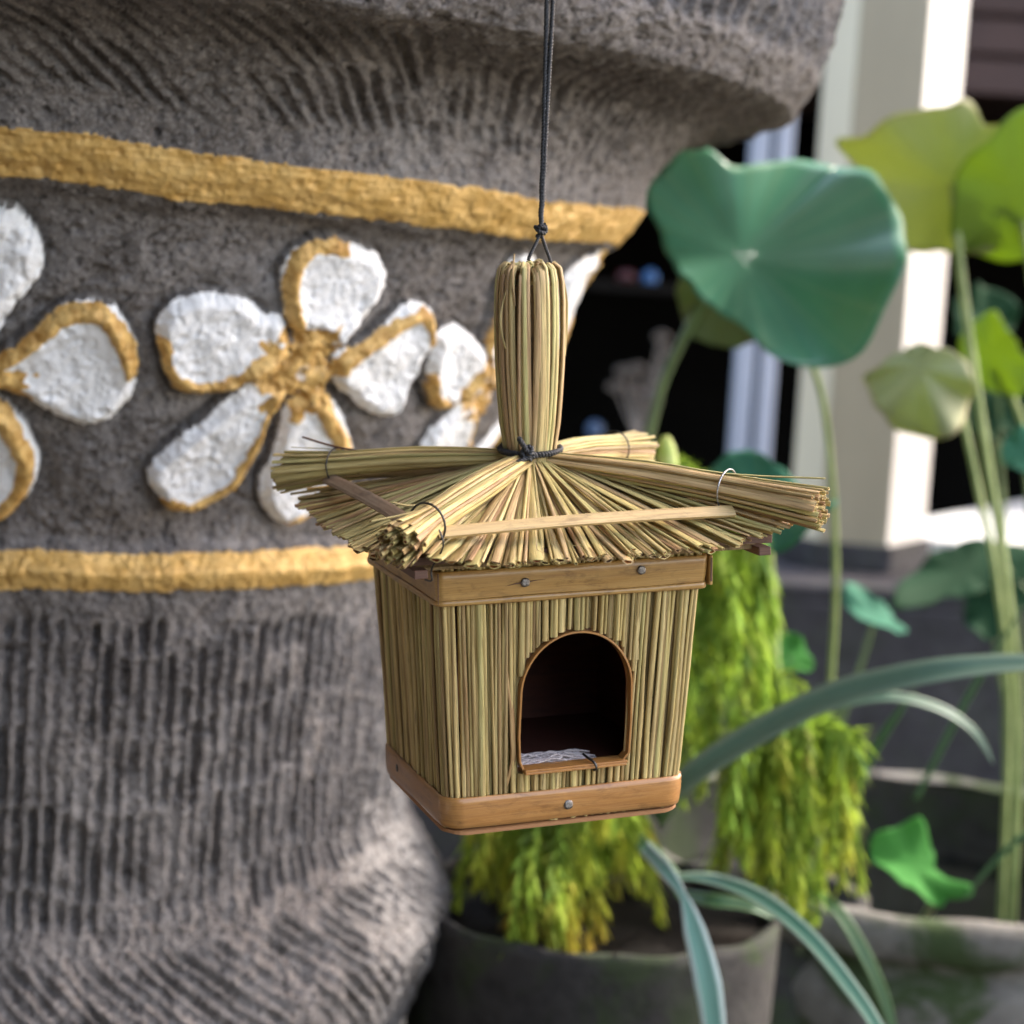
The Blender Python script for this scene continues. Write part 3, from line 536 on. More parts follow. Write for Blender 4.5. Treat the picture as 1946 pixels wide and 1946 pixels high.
# door frame: bent strip with depth, sill of two slats and a wire hook
def yfront(z, off=0): return BY0+(TY0-BY0)*z/TZ+off
ol = [(DCX-DA+.0022, DBOT-.0012), (DCX-DA-.0001, DBOT+.004), (DCX-DA-.0009, .048)]+[(DCX-(DA+.0003)*math.cos(math.pi*i/28), DZS+(DB+.0002)*math.sin(math.pi*i/28)) for i in range(29)]+[(DCX+DA+.0004, .050), (DCX+DA-.0002, DBOT+.0035), (DCX+DA-.0035, DBOT-.0002)]
mb = MB(); rows = []
n = len(ol)
for (d, y) in ((.0004, -.0022), (-.0007, -.0022), (-.0007, .0045), (.0004, .0045)):
    for i, (x, z) in enumerate(ol):
        a, b = ol[max(0, i-1)], ol[min(n-1, i+1)]; tx, tz = b[0]-a[0], b[1]-a[1]; L = math.hypot(tx, tz); nx, nz = -tz/L, tx/L
        rows.append(Vector((x+nx*d, yfront(z, y+.0012), z+nz*d)))
mb.add(rows, [(r*n+i, r*n+i+1, ((r+1) % 4)*n+i+1, ((r+1) % 4)*n+i) for r in range(4) for i in range(n-1)]+[(0, n, 2*n, 3*n), (n-1, 4*n-1, 3*n-1, 2*n-1)], 0, [((i//n)*1.0, (i % n)*.4) for i in range(4*n)])
df = mb.obj('door_frame', M_BAND2, bh, False); bevel(df, .0002, 1)
for k, (zc_, x1) in enumerate(((DBOT-.0002, DCX+DA-.0022), (DBOT-.0014, DCX+DA-.0030))):
    mb = MB(); x0 = DCX-DA+.0018; mb.box(((x0+x1)/2, yfront(DBOT, .0012-.0004*k), zc_), ((x1-x0)/2, .0054, .0006)); mb.uv = [(v[1]*300, v[0]*100) for v in mb.v]; bevel(mb.obj('sill', M_BAND2, df, False), .0002, 1)
mb = MB(); y_ = yfront(DBOT); tube(mb, smooth_path([(.0079, y_+.0052, .0345), (.0085, y_+.001, .0338), (.0103, y_-.0030, .0325), (.0112, y_-.0042, .0305), (.0113, y_-.0038, .0285), (.0112, y_-.001, .0275)], 4), .0007, 6); mb.obj('wire_hook', M_WIRED, df)
# white splinter bits beneath the sill
# ---- roof
AP = Vector((0, 0, .1850)); EV, EZ = .1015, .1450
def rot4(k): return Matrix.Rotation(k*math.pi/2, 4, 'Z')
mb = MB(); q = .0905
base = [Vector((-q, -q, .1436)), Vector((q, -q, .1436)), Vector((q, q, .1436)), Vector((-q, q, .1436))]; top = [v*.10+Vector((0, 0, .1640)) for v in base]
for i in range(4): top[i].z = .1795
lowr = [Vector((v.x, v.y, .1422)) for v in base]
mb.add(base+top+lowr, [(0, 1, 5, 4), (1, 2, 6, 5), (2, 3, 7, 6), (3, 0, 4, 7), (4, 5, 6, 7), (11, 10, 9, 8), (8, 9, 1, 0), (9, 10, 2, 1), (10, 11, 3, 2), (11, 8, 0, 3)], 0, [(v.x*100, v.y*100) for v in base+top+lowr])
roof = mb.obj('roof', M_HUSK, bh, False)
def sag(t): return t*t*.25+t*.75                        # concave slope
for side in range(4):
    RM = rot4(side); n = 36
    for layer in range(2):
        cnt = 46 if layer == 0 else 27
        for i in range(cnt):
            f = (i+.5)/cnt*2-1+U(-.025, .025); xe = f*(.097 if layer == 0 else .094)+U(-.004, .004)
            a0 = f*.82
            st = Vector((math.sin(a0)*.012, -math.cos(a0)*.012, .1812+U(-.002, .001)-layer*.003))
            en = Vector((xe, -EV-U(-.004, .004)-.004*abs(f), EZ+U(-.0008, .0026)-layer*.0016+.0095*abs(f)**4))
            if layer: en.y += U(-.003, .004)
            if side == 1 or side == 3: pass
            hump = U(.000, .0040) if layer == 0 else U(-.001, .0005)
            pts = []
            for k in range(6):
                t_ = k/5; p = st.lerp(en, t_); p.z += math.sin(math.pi*t_)*(hump-.0018); pts.append(RM @ p)
            if layer == 0:
                flat = U(.45, 1) if random.random() < .55 else U(.2, .35); r0 = (U(.0008, .0013) if random.random() < .85 else U(.0016, .0022)) if flat > .4 else U(.0012, .0024)
            else: flat = U(.18, .4); r0 = U(.0024, .0040)
            rs = [r0*(.55+.45*min(1, k/3))*(1+.08*math.sin(k*2+i)) for k in range(6)]
            mb = MB(); up_ = RM @ Vector((U(-.35, .35), -.2, 1)).normalized()
            tube(mb, pts, rs, 8, flat, ups=up_, hollow=.004, wob=.1 if flat > .4 else .22)
            mb.obj('roof_straw', [M_ROOF, M_IN], roof)
mb = MB()                                              # fine reeds packed between the larger ones
for side in range(4):
    RM = rot4(side)
    for i in range(110):
        f = (i+.5)/110*2-1+U(-.02, .02); a0 = f*.8; st = Vector((math.sin(a0)*.012, -math.cos(a0)*.012, .1795+U(-.002, .001))); en = Vector((f*.095+U(-.003, .003), -EV-U(-.005, .003), EZ+U(-.0016, .0012)+.0085*abs(f)**4))
        pts = [RM @ (st.lerp(en, k/4)+Vector((0, 0, math.sin(math.pi*k/4)*(U(-.001, .0012)-.001)))) for k in range(5)]; r0 = U(.0006, .0011)
        tube(mb, pts, [r0*.6]+[r0]*4, 6, U(.4, 1), ups=RM @ Vector((0, -.2, 1)), hollow=.002, col=(random.random(), 0, 0, 1))
tag(mb.obj('roof_straw', [M_ROOF, M_IN], roof), kind='stuff')
# frame sticks under the eaves, crossing at the corners
for side in range(4):
    RM = rot4(side); mb = MB(); zz = .1462 if side % 2 == 0 else .1420
    mb.box((0, -.0850 if side % 2 == 0 else -.0895, zz), (.0985 if side % 2 == 0 else .0985, .0034, .0021), RM); mb.uv = [(v[2]*100+v[1]*30, v[0]*100) for v in mb.v]; bevel(mb.obj('frame_stick', M_DARKW, bh, False), .0004, 1)
# corner bundles
TIPS = [Vector((-.1035, -.1085, .1595)), Vector((.1130, -.1125, .1655)), Vector((.1090, .1110, .1690)), Vector((-.1095, .1105, .1660))]
WT = [.80, .69, .74, .76]
for bi, tip in enumerate(TIPS):
    mbc = MB(); d = tip-AP; dirh = Vector((d.x, d.y, 0)).normalized(); sidev = Vector((-dirh.y, dirh.x, 0)); w_ = WT[bi]
    core = [AP+Vector((0, 0, -.010)), AP.lerp(tip, .35)+Vector((0, 0, -.004)), AP.lerp(tip, w_)+Vector((0, 0, -.002)), AP.lerp(tip, .93)+Vector((0, 0, -.003))]
    tube(mbc, core, [.004, .007, .0065, .007], 10, .9, ups=(0, 0, 1)); bun = mbc.obj('corner_bundle', M_HUSK, bh)
    cnt = 58
    for i in range(cnt):
        g = math.sqrt((i+.5)/cnt); a = i*2.39996; ox, oz = math.cos(a)*g, math.sin(a)*g
        st = AP+dirh*.009+sidev*(ox*.007)+Vector((0, 0, -.004+oz*.004))
        mid = AP.lerp(tip, .42)+sidev*(ox*.0098)+Vector((0, 0, oz*.0070-.0005))
        wst = AP.lerp(tip, w_)+sidev*(ox*.0080)+Vector((0, 0, oz*.0082-.0005))
        en = AP.lerp(tip, U(.982, 1.015))+sidev*(ox*.0128)+Vector((0, 0, oz*.0112-.001+U(-.001, .001)))
        if bi == 0: en = en+dirh*U(-.004, .006)
        if bi == 1 and oz > .85: en.z += .005
        flat = U(.5, 1) if random.random() < .65 else U(.2, .4); r0 = U(.0009, .0014) if flat > .45 else U(.0012, .0021)
        mb = MB(); pp = smooth_path([st, mid, wst, en], 3); m = len(pp)
        tube(mb, pp, [r0*(.7+.3*min(1, k/3))*(1+.05*math.sin(k*2.1+i)) for k in range(m)], 8, flat, ups=(sidev*ox+Vector((0, 0, oz+.3))).normalized(), hollow=.004, wob=.12)
        mb.obj('bundle_straw', [M_ROOF, M_IN], bun)
    c = AP.lerp(tip, w_)+Vector((0, 0, -.0005)); mb = MB(); ring = []
    for k in range(27): a = 2*math.pi*k/26; ring.append(c+sidev*math.cos(a)*.0102+Vector((0, 0, math.sin(a)*.0104))+d.normalized()*(.0018*math.sin(a+1)))
    tube(mb, ring, .00048 if bi != 0 else .0006, 6, caps=False); mb.obj('wire_tie', M_WIRE if bi in (1,) else M_WIRED, bun)
# odd straws standing off the back left and front left bundles
def odd(pts, rs, flat, mat, nm='stray_straw'):
    mb = MB(); tube(mb, smooth_path(pts, 4), [rs]*(4*(len(pts)-1)+1), 6, flat, ups=(0.1, .2, 1), hollow=.003); mb.obj(nm, [mat, M_IN], bh)
tl = TIPS[3]; dv = (AP-tl)
odd([tl+dv*.36+Vector((0, 0, .006)), tl+dv*.22+Vector((0, 0, .011)), tl+dv*.08+Vector((.002, 0, .0175))], .0011, .6, M_DARKW)
odd([tl+dv*.30+Vector((0, 0, .007)), tl+dv*.18+Vector((0, 0, .010)), tl+dv*.05+Vector((-.002, -.006, .013))], .0009, .3, M_FIN)
tl = TIPS[0]; dv = (AP-tl)
odd([tl+dv*.28+Vector((0, 0, .0055)), tl+dv*.14+Vector((-.004, .004, .0070)), tl+Vector((-.0090, .0150, .0085))], .0022, .25, M_FIN)
odd([tl+dv*.30+Vector((0, 0, .0062)), tl+dv*.16+Vector((-.002, .010, .0088)), tl+dv*.1+Vector((-.004, .0185, .0120))], .0016, .3, M_FIN)
odd([tl+dv*.26+Vector((0, 0, .0062)), tl+dv*.10+Vector((0, .004, .0075)), tl+Vector((-.0030, .004, .0080))], .0015, .8, M_FIN)
# flat strips tied over the skirts
def strip(p0, p1, w_, th, mat, lift=.0):
    p0, p1 = Vector(p0), Vector(p1); d = (p1-p0).normalized(); s_ = Vector((0, 0, 1)).cross(d).normalized(); tl_ = (s_*.80+Vector((0, 0, .62))).normalized(); up_ = d.cross(tl_)
    mb = MB(); vs = []; n = 9
    for i in range(n):
        t_ = i/(n-1); p = p0.lerp(p1, t_)+Vector((0, 0, .0012*math.sin(math.pi*t_)))
        for a, b in ((-1, -1), (1, -1), (1, .6), (.6, 1), (-.6, 1), (-1, .6)): vs.append(p+tl_*a*w_+up_*b*th)
    mb.add(vs, [(i*6+k, i*6+(k+1) % 6, i*6+6+(k+1) % 6, i*6+6+k) for i in range(n-1) for k in range(6)]+[(5, 4, 3, 2, 1, 0), tuple(range((n-1)*6, n*6))], 0, [(0.3*(j % 6), (j//6)*1.7) for j in range(len(vs))])
    return mb.obj('roof_strip', mat, bh, False)
def wp(bi, dz, t_=None): return AP.lerp(TIPS[bi], t_ or WT[bi])+Vector((0, 0, dz))
strip(wp(0, -.0045)+Vector((.004, -.003, 0)), wp(1, -.0095, .72)+Vector((-.004, -.006, 0)), .0034, .0009, M_STRIP, -1)
strip(wp(3, -.006, .80)+Vector((-.002, -.004, 0)), wp(0, -.003, .78)+Vector((-.006, .006, 0)), .0036, .0009, M_STRIPD, -1)
strip(wp(1, -.006)+Vector((.004, .004, 0)), wp(2, -.007)+Vector((.004, -.004, 0)), .0032, .0009, M_STRIP, -1)
strip(wp(2, -.006)+Vector((-.004, .004, 0)), wp(3, -.007)+Vector((.004, .004, 0)), .0032, .0009, M_STRIP, -1)
# wire dropping from the front left bundle to the frame stick
mb = MB(); p = wp(0, 0, .90); tube(mb, smooth_path([p+Vector((.011, -.006, .002)), p+Vector((.0125, -.0075, -.006)), (-.0835, -.0955, .1440), (-.0835, -.0955, .1385), (-.0840, -.086, .137)], 4), .0005, 5); mb.obj('wire_tie', M_WIRED, bh)
# ---- finial
mbc = MB(); tube(mbc, [(0, 0, .178), (0, 0, .205), (0, 0, .245), (0, 0, .272)], [.0105, .0125, .0155, .0135], 14); fin = mbc.obj('finial', M_HUSK, bh)
def fin_r(z): return float(np.interp(z, [.180, .187, .200, .225, .255, .272, .280], [.0135, .0132, .0152, .0174, .0180, .0176, .0160]))
cnt = 58
for i in range(cnt):
    a = 2*math.pi*i/cnt+U(-.04, .04); out = U(-.0012, .0009); flat = U(.55, .95) if random.random() < .7 else .35; tw = U(-.12, .12); zt = .2815+U(-.003, .002)
    pts = []
    for z in (.178, .187, .200, .215, .232, .250, .264, .274, zt-.002): 
        aa = a+tw*(z-.187)*10; rr = fin_r(z)+out; pts.append(Vector((math.cos(aa)*rr, math.sin(aa)*rr, z)))
    aa = a+tw; rr = fin_r(.28)
    pts += [Vector((math.cos(aa)*(rr-.0028), math.sin(aa)*(rr-.0028), zt+.0005)), Vector((math.cos(aa)*(rr-.006), math.sin(aa)*(rr-.006), zt-.001)), Vector((math.cos(aa)*(rr-.0085), math.sin(aa)*(rr-.0085), zt-.005))]
    r0 = U(.0008, .0013) if flat > .5 else U(.0014, .0024)
    mb = MB(); tube(mb, pts, [r0*.8]+[r0*(1+.08*math.sin(k+i)) for k in range(len(pts)-4)]+[r0, r0*.9, r0*.8], 7, flat, n0=(math.cos(a), math.sin(a), .001), wob=.06)
    mb.obj('finial_straw', [M_FIN, M_IN], fin)
for i in range(26):                                       # folded tops filling the head
    a = U(0, 6.283); r1 = U(.003, .0115); mb = MB(); zt = .2830+U(-.003, .0015); d = Vector((math.cos(a), math.sin(a), 0)); s_ = Vector((-math.sin(a), math.cos(a), 0))*U(-.004, .004)
    tube(mb, smooth_path([d*r1+Vector((0, 0, .262)), d*(r1*1.03)+Vector((0, 0, zt-.004)), d*(r1*.75)+s_*.5+Vector((0, 0, zt)), d*(r1*.3)+s_+Vector((0, 0, zt-.003)), d*(r1*.1)+s_*1.4+Vector((0, 0, zt-.012))], 3), U(.0009, .0015), 6, U(.35, .9), wob=.1); mb.obj('finial_straw', [M_FIN, M_IN], fin)
odd([(-.0165, -.009, .240), (-.0195, -.010, .252), (-.0172, -.009, .266), (-.010, -.008, .281), (-.006, -.006, .284)], .0007, .5, M_FIN)
odd([(-.0125, -.0125, .262), (-.014, -.0135, .276), (-.0125, -.012, .2885)], .0006, .6, M_FIN)
odd([(.0170, -.006, .235), (.0184, -.006, .262), (.0150, -.005, .2790), (.008, -.004, .2835)], .0008, .6, M_FIN)
# neck tie
mb = MB(); ring = []
for k in range(61): a = 2*math.pi*k/30; ring.append((math.cos(a)*(.0158+.0006*(k/60)), math.sin(a)*(.0158+.0006*(k/60)), .1850+.0016*(k/60)+.0012*math.sin(a)))
cord(mb, ring, .0014, .0035)
cord(mb, smooth_path([(-.0025, -.0172, .1850), (-.0075, -.0185, .1865), (-.0100, -.0178, .1905), (-.0125, -.0172, .1945)], 4), .0015, .0035)
cord(mb, smooth_path([(-.0025, -.0172, .1845), (-.0090, -.0190, .1835), (-.0150, -.0205, .1815), (-.0215, -.0215, .1790)], 4), .0014, .0035)
cord(mb, smooth_path([(-.010, -.0150, .1835), (-.0075, -.0195, .1850), (-.0055, -.0185, .1890), (-.0085, -.0160, .1890), (-.0105, -.0175, .1850), (-.006, -.0190, .1830)], 4), .0014, .0035)
mb.obj('neck_tie', M_CORD, bh)
# loose hairs and dust fibres
for i in range(9):
    mb = MB(); f = U(-.08, .08); z = U(.148, .158); y = -.104; x = f; L = U(.004, .011); a = U(-1.2, 1.2)
    tube(mb, smooth_path([(x, y, z), (x+math.sin(a)*L*.5, y-.001, z-math.cos(a)*L*.5), (x+math.sin(a+.5)*L, y-U(0, .003), z-math.cos(a+.5)*L)], 3), .00012, 4); mb.obj('loose_hair', M_FIN, bh)
# ---- fluff inside
mb = MB()
for i in range(300):
    x = U(-.031, .012); y = U(-.0545, -.036); z = .0272+U(0, .0032)*(1-abs(x+.008)/.04); a = U(-.5, .5); L = U(.004, .011)
    p = [Vector((x-math.cos(a)*L, y-math.sin(a)*L*.5, z+U(0, .001))), Vector((x, y, z+U(.0005, .003))), Vector((x+math.cos(a)*L, y+math.sin(a)*L*.5, z+U(0, .001)))]
    for q in p: q.x = max(-.0545, min(.050, q.x))
    tube(mb, smooth_path(p, 2), U(.0003, .0007), 4)
fl_ = mb.obj('nesting_fibre', M_FLUFF); fl_.matrix_world = HM; tag(fl_, 'pale nesting fibre lying on the floor behind the birdhouse doorway', 'nesting fibre')
# ---- hanging cord (in world space, from the finial up past the frame)
W = lambda x, y, z: HM @ Vector((x, y, z))
hc = tag(empty('hanging_cord', tuple(HM @ Vector((0, 0, .300)))), 'thin black twisted cord knotted above the straw finial', 'cord')
def cobj(name, mb):
    o = mb.obj(name, M_CORD, hc); o.data.transform(Matrix.Translation(-hc.location)); return o
dK = 1.0385
kn = P(1028, 437, dK)
mb = MB(); cord(mb, smooth_path([P(1004, 494, dK-.004), P(1008, 484, dK-.004), P(1019, 462, dK-.002), P(1026, 445, dK)], 4), .0010, .0030); 
cord(mb, smooth_path([P(1028, 445, dK), P(1036, 468, dK+.002), P(1044, 490, dK+.003), P(1049, 508, dK+.003)], 4), .0010, .0030); cobj('cord_leg', mb)
mb = MB(); kp = []
for k in range(41):
    a = 2*math.pi*k/16; kp.append(kn+Rv*math.cos(a)*.0018+Fv*math.sin(a)*.0018+Uv*(.0026-.0052*k/40+.0008*math.sin(a*1.5)))
cord(mb, kp, .0013, .003); cord(mb, [kn+Rv*.0022+Uv*.002, kn+Rv*.0030-Uv*.0005, kn+Rv*.0010-Uv*.0022, kn-Rv*.0024+Uv*.0005, kn-Rv*.0030+Uv*.0022], .0012, .003); cobj('knot', mb)
for sgn, ph in ((-1, 0), (1, 1.5)):
    pts = [P(1028, 434, dK), P(1029+sgn*.8, 400, dK), P(1032+sgn*1.6, 330, dK), P(1035.5+sgn*2.2, 250, dK), P(1038+sgn*3.2, 180, dK), P(1043+sgn*5, 60, dK), P(1046+sgn*6, -20, dK), P(1060+sgn*6, -300, dK), P(1090, -900, dK)]
    mb = MB(); pp = smooth_path(pts, 8)
    if True:
        q = []
        for i, p in enumerate(pp):
            k = i/len(pp); tw = 0 if k > .42 else (1-k/.42); q.append(p+(Rv*math.cos(i*.9+ph*2)+Fv*math.sin(i*.9+ph*2))*.0003*tw*sgn)
    cord(mb, q, .00130, .0034, 2, 5, .0007, ph); cobj('cord_strand', mb)
# ------------------------------------------------------------------ plants
def leaf_mat(name, top, under, trans, tmix=.35, rough=.42, veins=21, edge=None):
    t = NT(name); uv = t.n('ShaderNodeUVMap').outputs[0]; sp = t.n('ShaderNodeSeparateXYZ', {0: uv}); oc = t.n('ShaderNodeTexCoord').outputs['Object']
    vn = t.math('ABSOLUTE', t.math('SUBTRACT', t.math('FRACT', t.math('MULTIPLY', sp.outputs[0], veins)), .5)); vm = t.ramp(vn, [(.0, .16), (.05, .06), (.16, 0)])
    nz = t.noise(oc, 22, 4); back = t.n('ShaderNodeNewGeometry').outputs['Backfacing']
    c = t.mix(back, top, under); c = t.mix(t.ramp(nz, [(.35, .35), (.65, 0)]), c, tuple(x*.6 for x in top)); c = t.mix(vm, c, tuple(min(1, x*1.8+.02) for x in under))
    if edge: c = t.mix(t.ramp(sp.outputs[1], [(.90, 0), (.99, .6)]), c, edge)
    t.set(col=c, rough=rough, spec=.5 if rough < .7 else .08, normal=t.bump(vm, .002, .5))
    tr = t.n('ShaderNodeBsdfTranslucent', {0: t.mix(vm, trans, tuple(x*.7 for x in trans))})
    mx = t.n('ShaderNodeMixShader', {0: tmix}); t.t.links.new(t.b.outputs[0], mx.inputs[1]); t.t.links.new(tr.outputs[0], mx.inputs[2]); t.t.links.new(mx.outputs[0], t.out.inputs[0]); return t.m
M_LOT = leaf_mat('lotus leaf', (.070, .225, .130), (.17, .23, .10), (.14, .36, .05), .22, .30, 24)
M_LOTU = leaf_mat('lotus underside', (.28, .32, .16), (.30, .34, .17), (.40, .46, .12), .42, .55, 22, (.30, .24, .12))
M_LOTL = leaf_mat('lime lotus', (.20, .33, .05), (.22, .36, .05), (.32, .42, .05), .48, .5, 22)
M_LOTO = leaf_mat('olive lotus underside', (.12, .17, .07), (.12, .17, .07), (.14, .20, .03), .3, .5, 20)
M_LOTP = leaf_mat('pale lotus underside', (.33, .36, .21), (.33, .37, .21), (.40, .50, .14), .3, .6, 20, (.40, .32, .20))
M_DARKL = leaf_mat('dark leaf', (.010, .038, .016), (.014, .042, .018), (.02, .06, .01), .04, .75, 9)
M_TEAL = leaf_mat('teal leaf', (.045, .155, .10), (.08, .17, .09), (.10, .22, .08), .15, .72, 9)
M_GRN = leaf_mat('green leaf', (.05, .20, .04), (.10, .25, .07), (.18, .38, .04), .3, .72, 9)
t = NT('green stem'); oc = t.n('ShaderNodeTexCoord').outputs['Object']; M_STEM = t.set(col=t.ramp(t.noise(oc, 30, 3), [(.3, (.14, .20, .05)), (.7, (.26, .32, .11))]), rough=.5)
t = NT('dark stem'); M_STEMD = t.set(col=t.ramp(t.noise(t.n('ShaderNodeTexCoord').outputs['Object'], 30, 3), [(.3, (.05, .09, .025)), (.7, (.09, .15, .04))]), rough=.5)
def plane_pt(px, py, o, nrm):
    d = P(px, py, 1.0); return d*((o.dot(nrm))/(d.dot(nrm)))
def leaf(name, mat, hub, outline, depth, nrm, cup=.02, wave=.012, nw=5, seed=0, parent=None, th=.0009, base=None):
    o = P(*hub, depth); nrm = (Rv*nrm[0]+Uv*nrm[1]-Fv*nrm[2]).normalized(); X = nrm.orthogonal().normalized(); Y = nrm.cross(X)
    pp = [plane_pt(x, y, o, nrm)-o for x, y in outline]; pol = sorted((math.atan2(p.dot(Y), p.dot(X)), p.length) for p in pp)
    A_ = [a for a, r in pol]; R_ = [r for a, r in pol]; A3 = [a-2*math.pi for a in A_]+A_+[a+2*math.pi for a in A_]; R3 = R_*3
    nt, nr = 96, 12; mb = MB(); rm = sum(R_)/len(R_); vs = [o-nrm*cup]; uv = [(0, 0)]
    th_ = np.linspace(-math.pi, math.pi, nt, endpoint=False); rad = np.interp(th_, A3, R3); k = np.array([.25, .5, .25]); rad = np.convolve(np.r_[rad[-1], rad, rad[0]], k, 'valid')
    nc = nt+1
    for j in range(1, nr+1):
        f = j/nr
        for i_ in range(nc):
            i = i_ % nt; r = rad[i]*f*(1+.012*math.sin(th_[i]*13+seed)*f); a = th_[i]; q = r/rm
            h = cup*(min(q, 1.4)**2-1)+wave*q*q*(math.sin(nw*a+seed)+.5*math.sin((nw+3)*a+seed*2.3))+.0004*math.sin(24*a)*f+.004*math.sin(2*a+seed*3)*f*f
            vs.append(o+X*(math.cos(a)*r)+Y*(math.sin(a)*r)+nrm*h); uv.append((i_/nt, f))
    fs = [(0, 1+i, 2+i) for i in range(nt)]+[(1+(j-1)*nc+i, 1+j*nc+i, 2+j*nc+i, 2+(j-1)*nc+i) for j in range(1, nr) for i in range(nt)]
    mb.add(vs, fs, 0, uv); ob = mb.obj(name, mat, None)
    if base is not None: ob.data.transform(Matrix.Translation(-base))
    ob.parent = parent; s_ = ob.modifiers.new('thickness', 'SOLIDIFY'); s_.thickness = th; s_.offset = 0; return ob
def stem(pts, r, root, mat=M_STEM, name='stem'):
    mb = MB(); pp = smooth_path(pts, 6); tube(mb, pp, [r*(1-.3*i/len(pp)) for i in range(len(pp))][::-1] if False else r, 8)
    o = mb.obj(name, mat, None); o.data.transform(Matrix.Translation(-root.location)); o.parent = root; return o
GZ = -1.1
def lotus(label, mat, hub, outl, depth, nrm, stempts, cup=.02, wave=.012, nw=5, seed=0, r=.0045, group='lotus leaves rising from the water basin', mats=M_STEM, name='lotus_leaf', cat='lotus leaf'):
    b = stempts[-1]; root = tag(empty(name, b), label, cat, group)
    leaf('leaf_blade', mat, hub, outl, depth, nrm, cup, wave, nw, seed, root, base=root.location)
    if len(stempts) > 1: stem(stempts, r, root, mats)
    return root
BAS = P(1730, 1590, 2.30); BZ = BAS.z-.10
def wpt(px, d): p = P(px, 1560, d); return Vector((p.x, p.y, BZ))
lotus('large blue green lotus leaf facing the camera beside the stone pot', M_LOT, (1412, 468), [(1222, 365), (1255, 330), (1290, 296), (1340, 290), (1366, 298), (1380, 322), (1415, 315), (1460, 290), (1510, 275), (1560, 283), (1610, 315), (1660, 340), (1690, 385), (1705, 430), (1716, 480), (1715, 530), (1700, 580), (1675, 620), (1640, 655), (1590, 672), (1540, 680), (1490, 672), (1445, 655), (1430, 625), (1395, 595), (1350, 570), (1310, 530), (1275, 480), (1255, 430), (1228, 392)], 2.0, (-.1, .55, 1), [P(1412, 475, 2.02), P(1480, 600, 2.06), P(1553, 720, 2.1), P(1580, 900, 2.12), P(1588, 1100, 2.14), P(1578, 1300, 2.18), wpt(1560, 2.2)], .016, .015, 3, 1.2, .0036)
lotus('pale green lotus leaf half hidden behind the large blue green one', M_LOTO, (1370, 570), [(1290, 530), (1285, 570), (1300, 610), (1340, 645), (1390, 662), (1430, 655), (1440, 600), (1430, 540), (1380, 500), (1320, 500)], 2.18, (-.3, -.5, .7), [P(1345, 555, 2.2), P(1300, 640, 2.2), P(1262, 720, 2.2), P(1240, 800, 2.2), P(1228, 880, 2.2), P(1222, 1100, 2.2), P(1240, 1500, 2.2)], .008, .005, 4, .4, .0055, mats=M_STEMD)
lotus('broad lime and olive lotus leaf seen from beneath at the upper right', M_LOTU, (1812, 350), [(1585, 285), (1640, 262), (1660, 235), (1690, 212), (1750, 205), (1790, 200), (1830, 184), (1850, 200), (1868, 238), (1930, 240), (1990, 300), (1980, 400), (1900, 450), (1850, 475), (1790, 478), (1740, 475), (1690, 460), (1700, 400), (1660, 350), (1620, 310)], 2.3, (.1, -.55, .9), [P(1812, 350, 2.28), P(1824, 500, 2.28), P(1850, 700, 2.28), P(1880, 900, 2.28), P(1915, 1130, 2.28), P(1935, 1400, 2.3), wpt(1940, 2.3)], -.012, .012, 4, 2.0, .0052)
lotus('sunlit half of the broad lotus leaf coloured lime at right edge', M_LOTL, (1930, 350), [(1818, 330), (1870, 262), (1950, 205), (2050, 185), (2110, 330), (2060, 450), (1960, 480), (1890, 502), (1845, 497), (1812, 455), (1806, 380)], 2.25, (.2, -.7, .6), [P(1930, 352, 2.27), P(1985, 700, 2.35), P(2010, 1100, 2.4), wpt(2010, 2.4)], -.01, .008, 4, 3.0)  # same leaf as the broad one, its sunlight put into the lime colour
lotus('pale greyish green lotus leaf drooping in front of the pillar', M_LOTP, (1740, 690), [(1640, 715), (1655, 750), (1680, 790), (1710, 830), (1750, 838), (1800, 835), (1835, 810), (1852, 770), (1850, 720), (1825, 675), (1775, 655), (1715, 665), (1670, 690)], 2.15, (-.1, -.3, .9), [P(1800, 665, 2.2), P(1835, 820, 2.2), P(1865, 960, 2.2), P(1893, 1100, 2.2), P(1916, 1350, 2.22), wpt(1920, 2.25)], -.015, .008, 6, .7, .0040)
lotus('sunlit yellow green lotus leaf behind the tall stalk at the right', M_LOTL, (1880, 680), [(1855, 610), (1890, 598), (1915, 625), (1935, 665), (1960, 700), (1950, 735), (1905, 757), (1870, 742), (1850, 700)], 2.35, (-.3, -.5, .7), [P(1895, 690, 2.37), P(1960, 860, 2.4), P(2010, 1150, 2.4), wpt(2030, 2.4)], .008, .006, 4, 1.0)
lotus('teal lotus leaf touching the right edge at roof height', M_TEAL, (1945, 860), [(1905, 850), (1925, 820), (1960, 810), (1990, 850), (1985, 900), (1940, 895)], 2.3, (0, .3, 1), [P(1950, 865, 2.32), P(2010, 1100, 2.32), wpt(2020, 2.32)], .006, .004)
lotus('blue green lotus leaf behind the right corner of the straw roof', M_TEAL, (1450, 930), [(1320, 900), (1370, 868), (1420, 855), (1470, 880), (1520, 920), (1560, 965), (1605, 1000), (1590, 1030), (1540, 1042), (1480, 1040), (1400, 1000), (1340, 960)], 1.95, (-.2, .75, .6), [P(1450, 935, 1.97), P(1465, 1100, 2.0), P(1480, 1350, 2.0)], .014, .010, 3, .2)
lotus('curled bright green lotus leaf low over the basin water', M_GRN, (1745, 1640), [(1655, 1590), (1700, 1578), (1745, 1565), (1765, 1590), (1780, 1640), (1800, 1668), (1838, 1690), (1830, 1722), (1805, 1722), (1790, 1700), (1740, 1690), (1695, 1655), (1665, 1625)], 2.05, (.2, .55, .7), [P(1790, 1700, 2.06), P(1760, 1740, 2.15), wpt(1760, 2.2)], .010, .006, 3, 2.2)
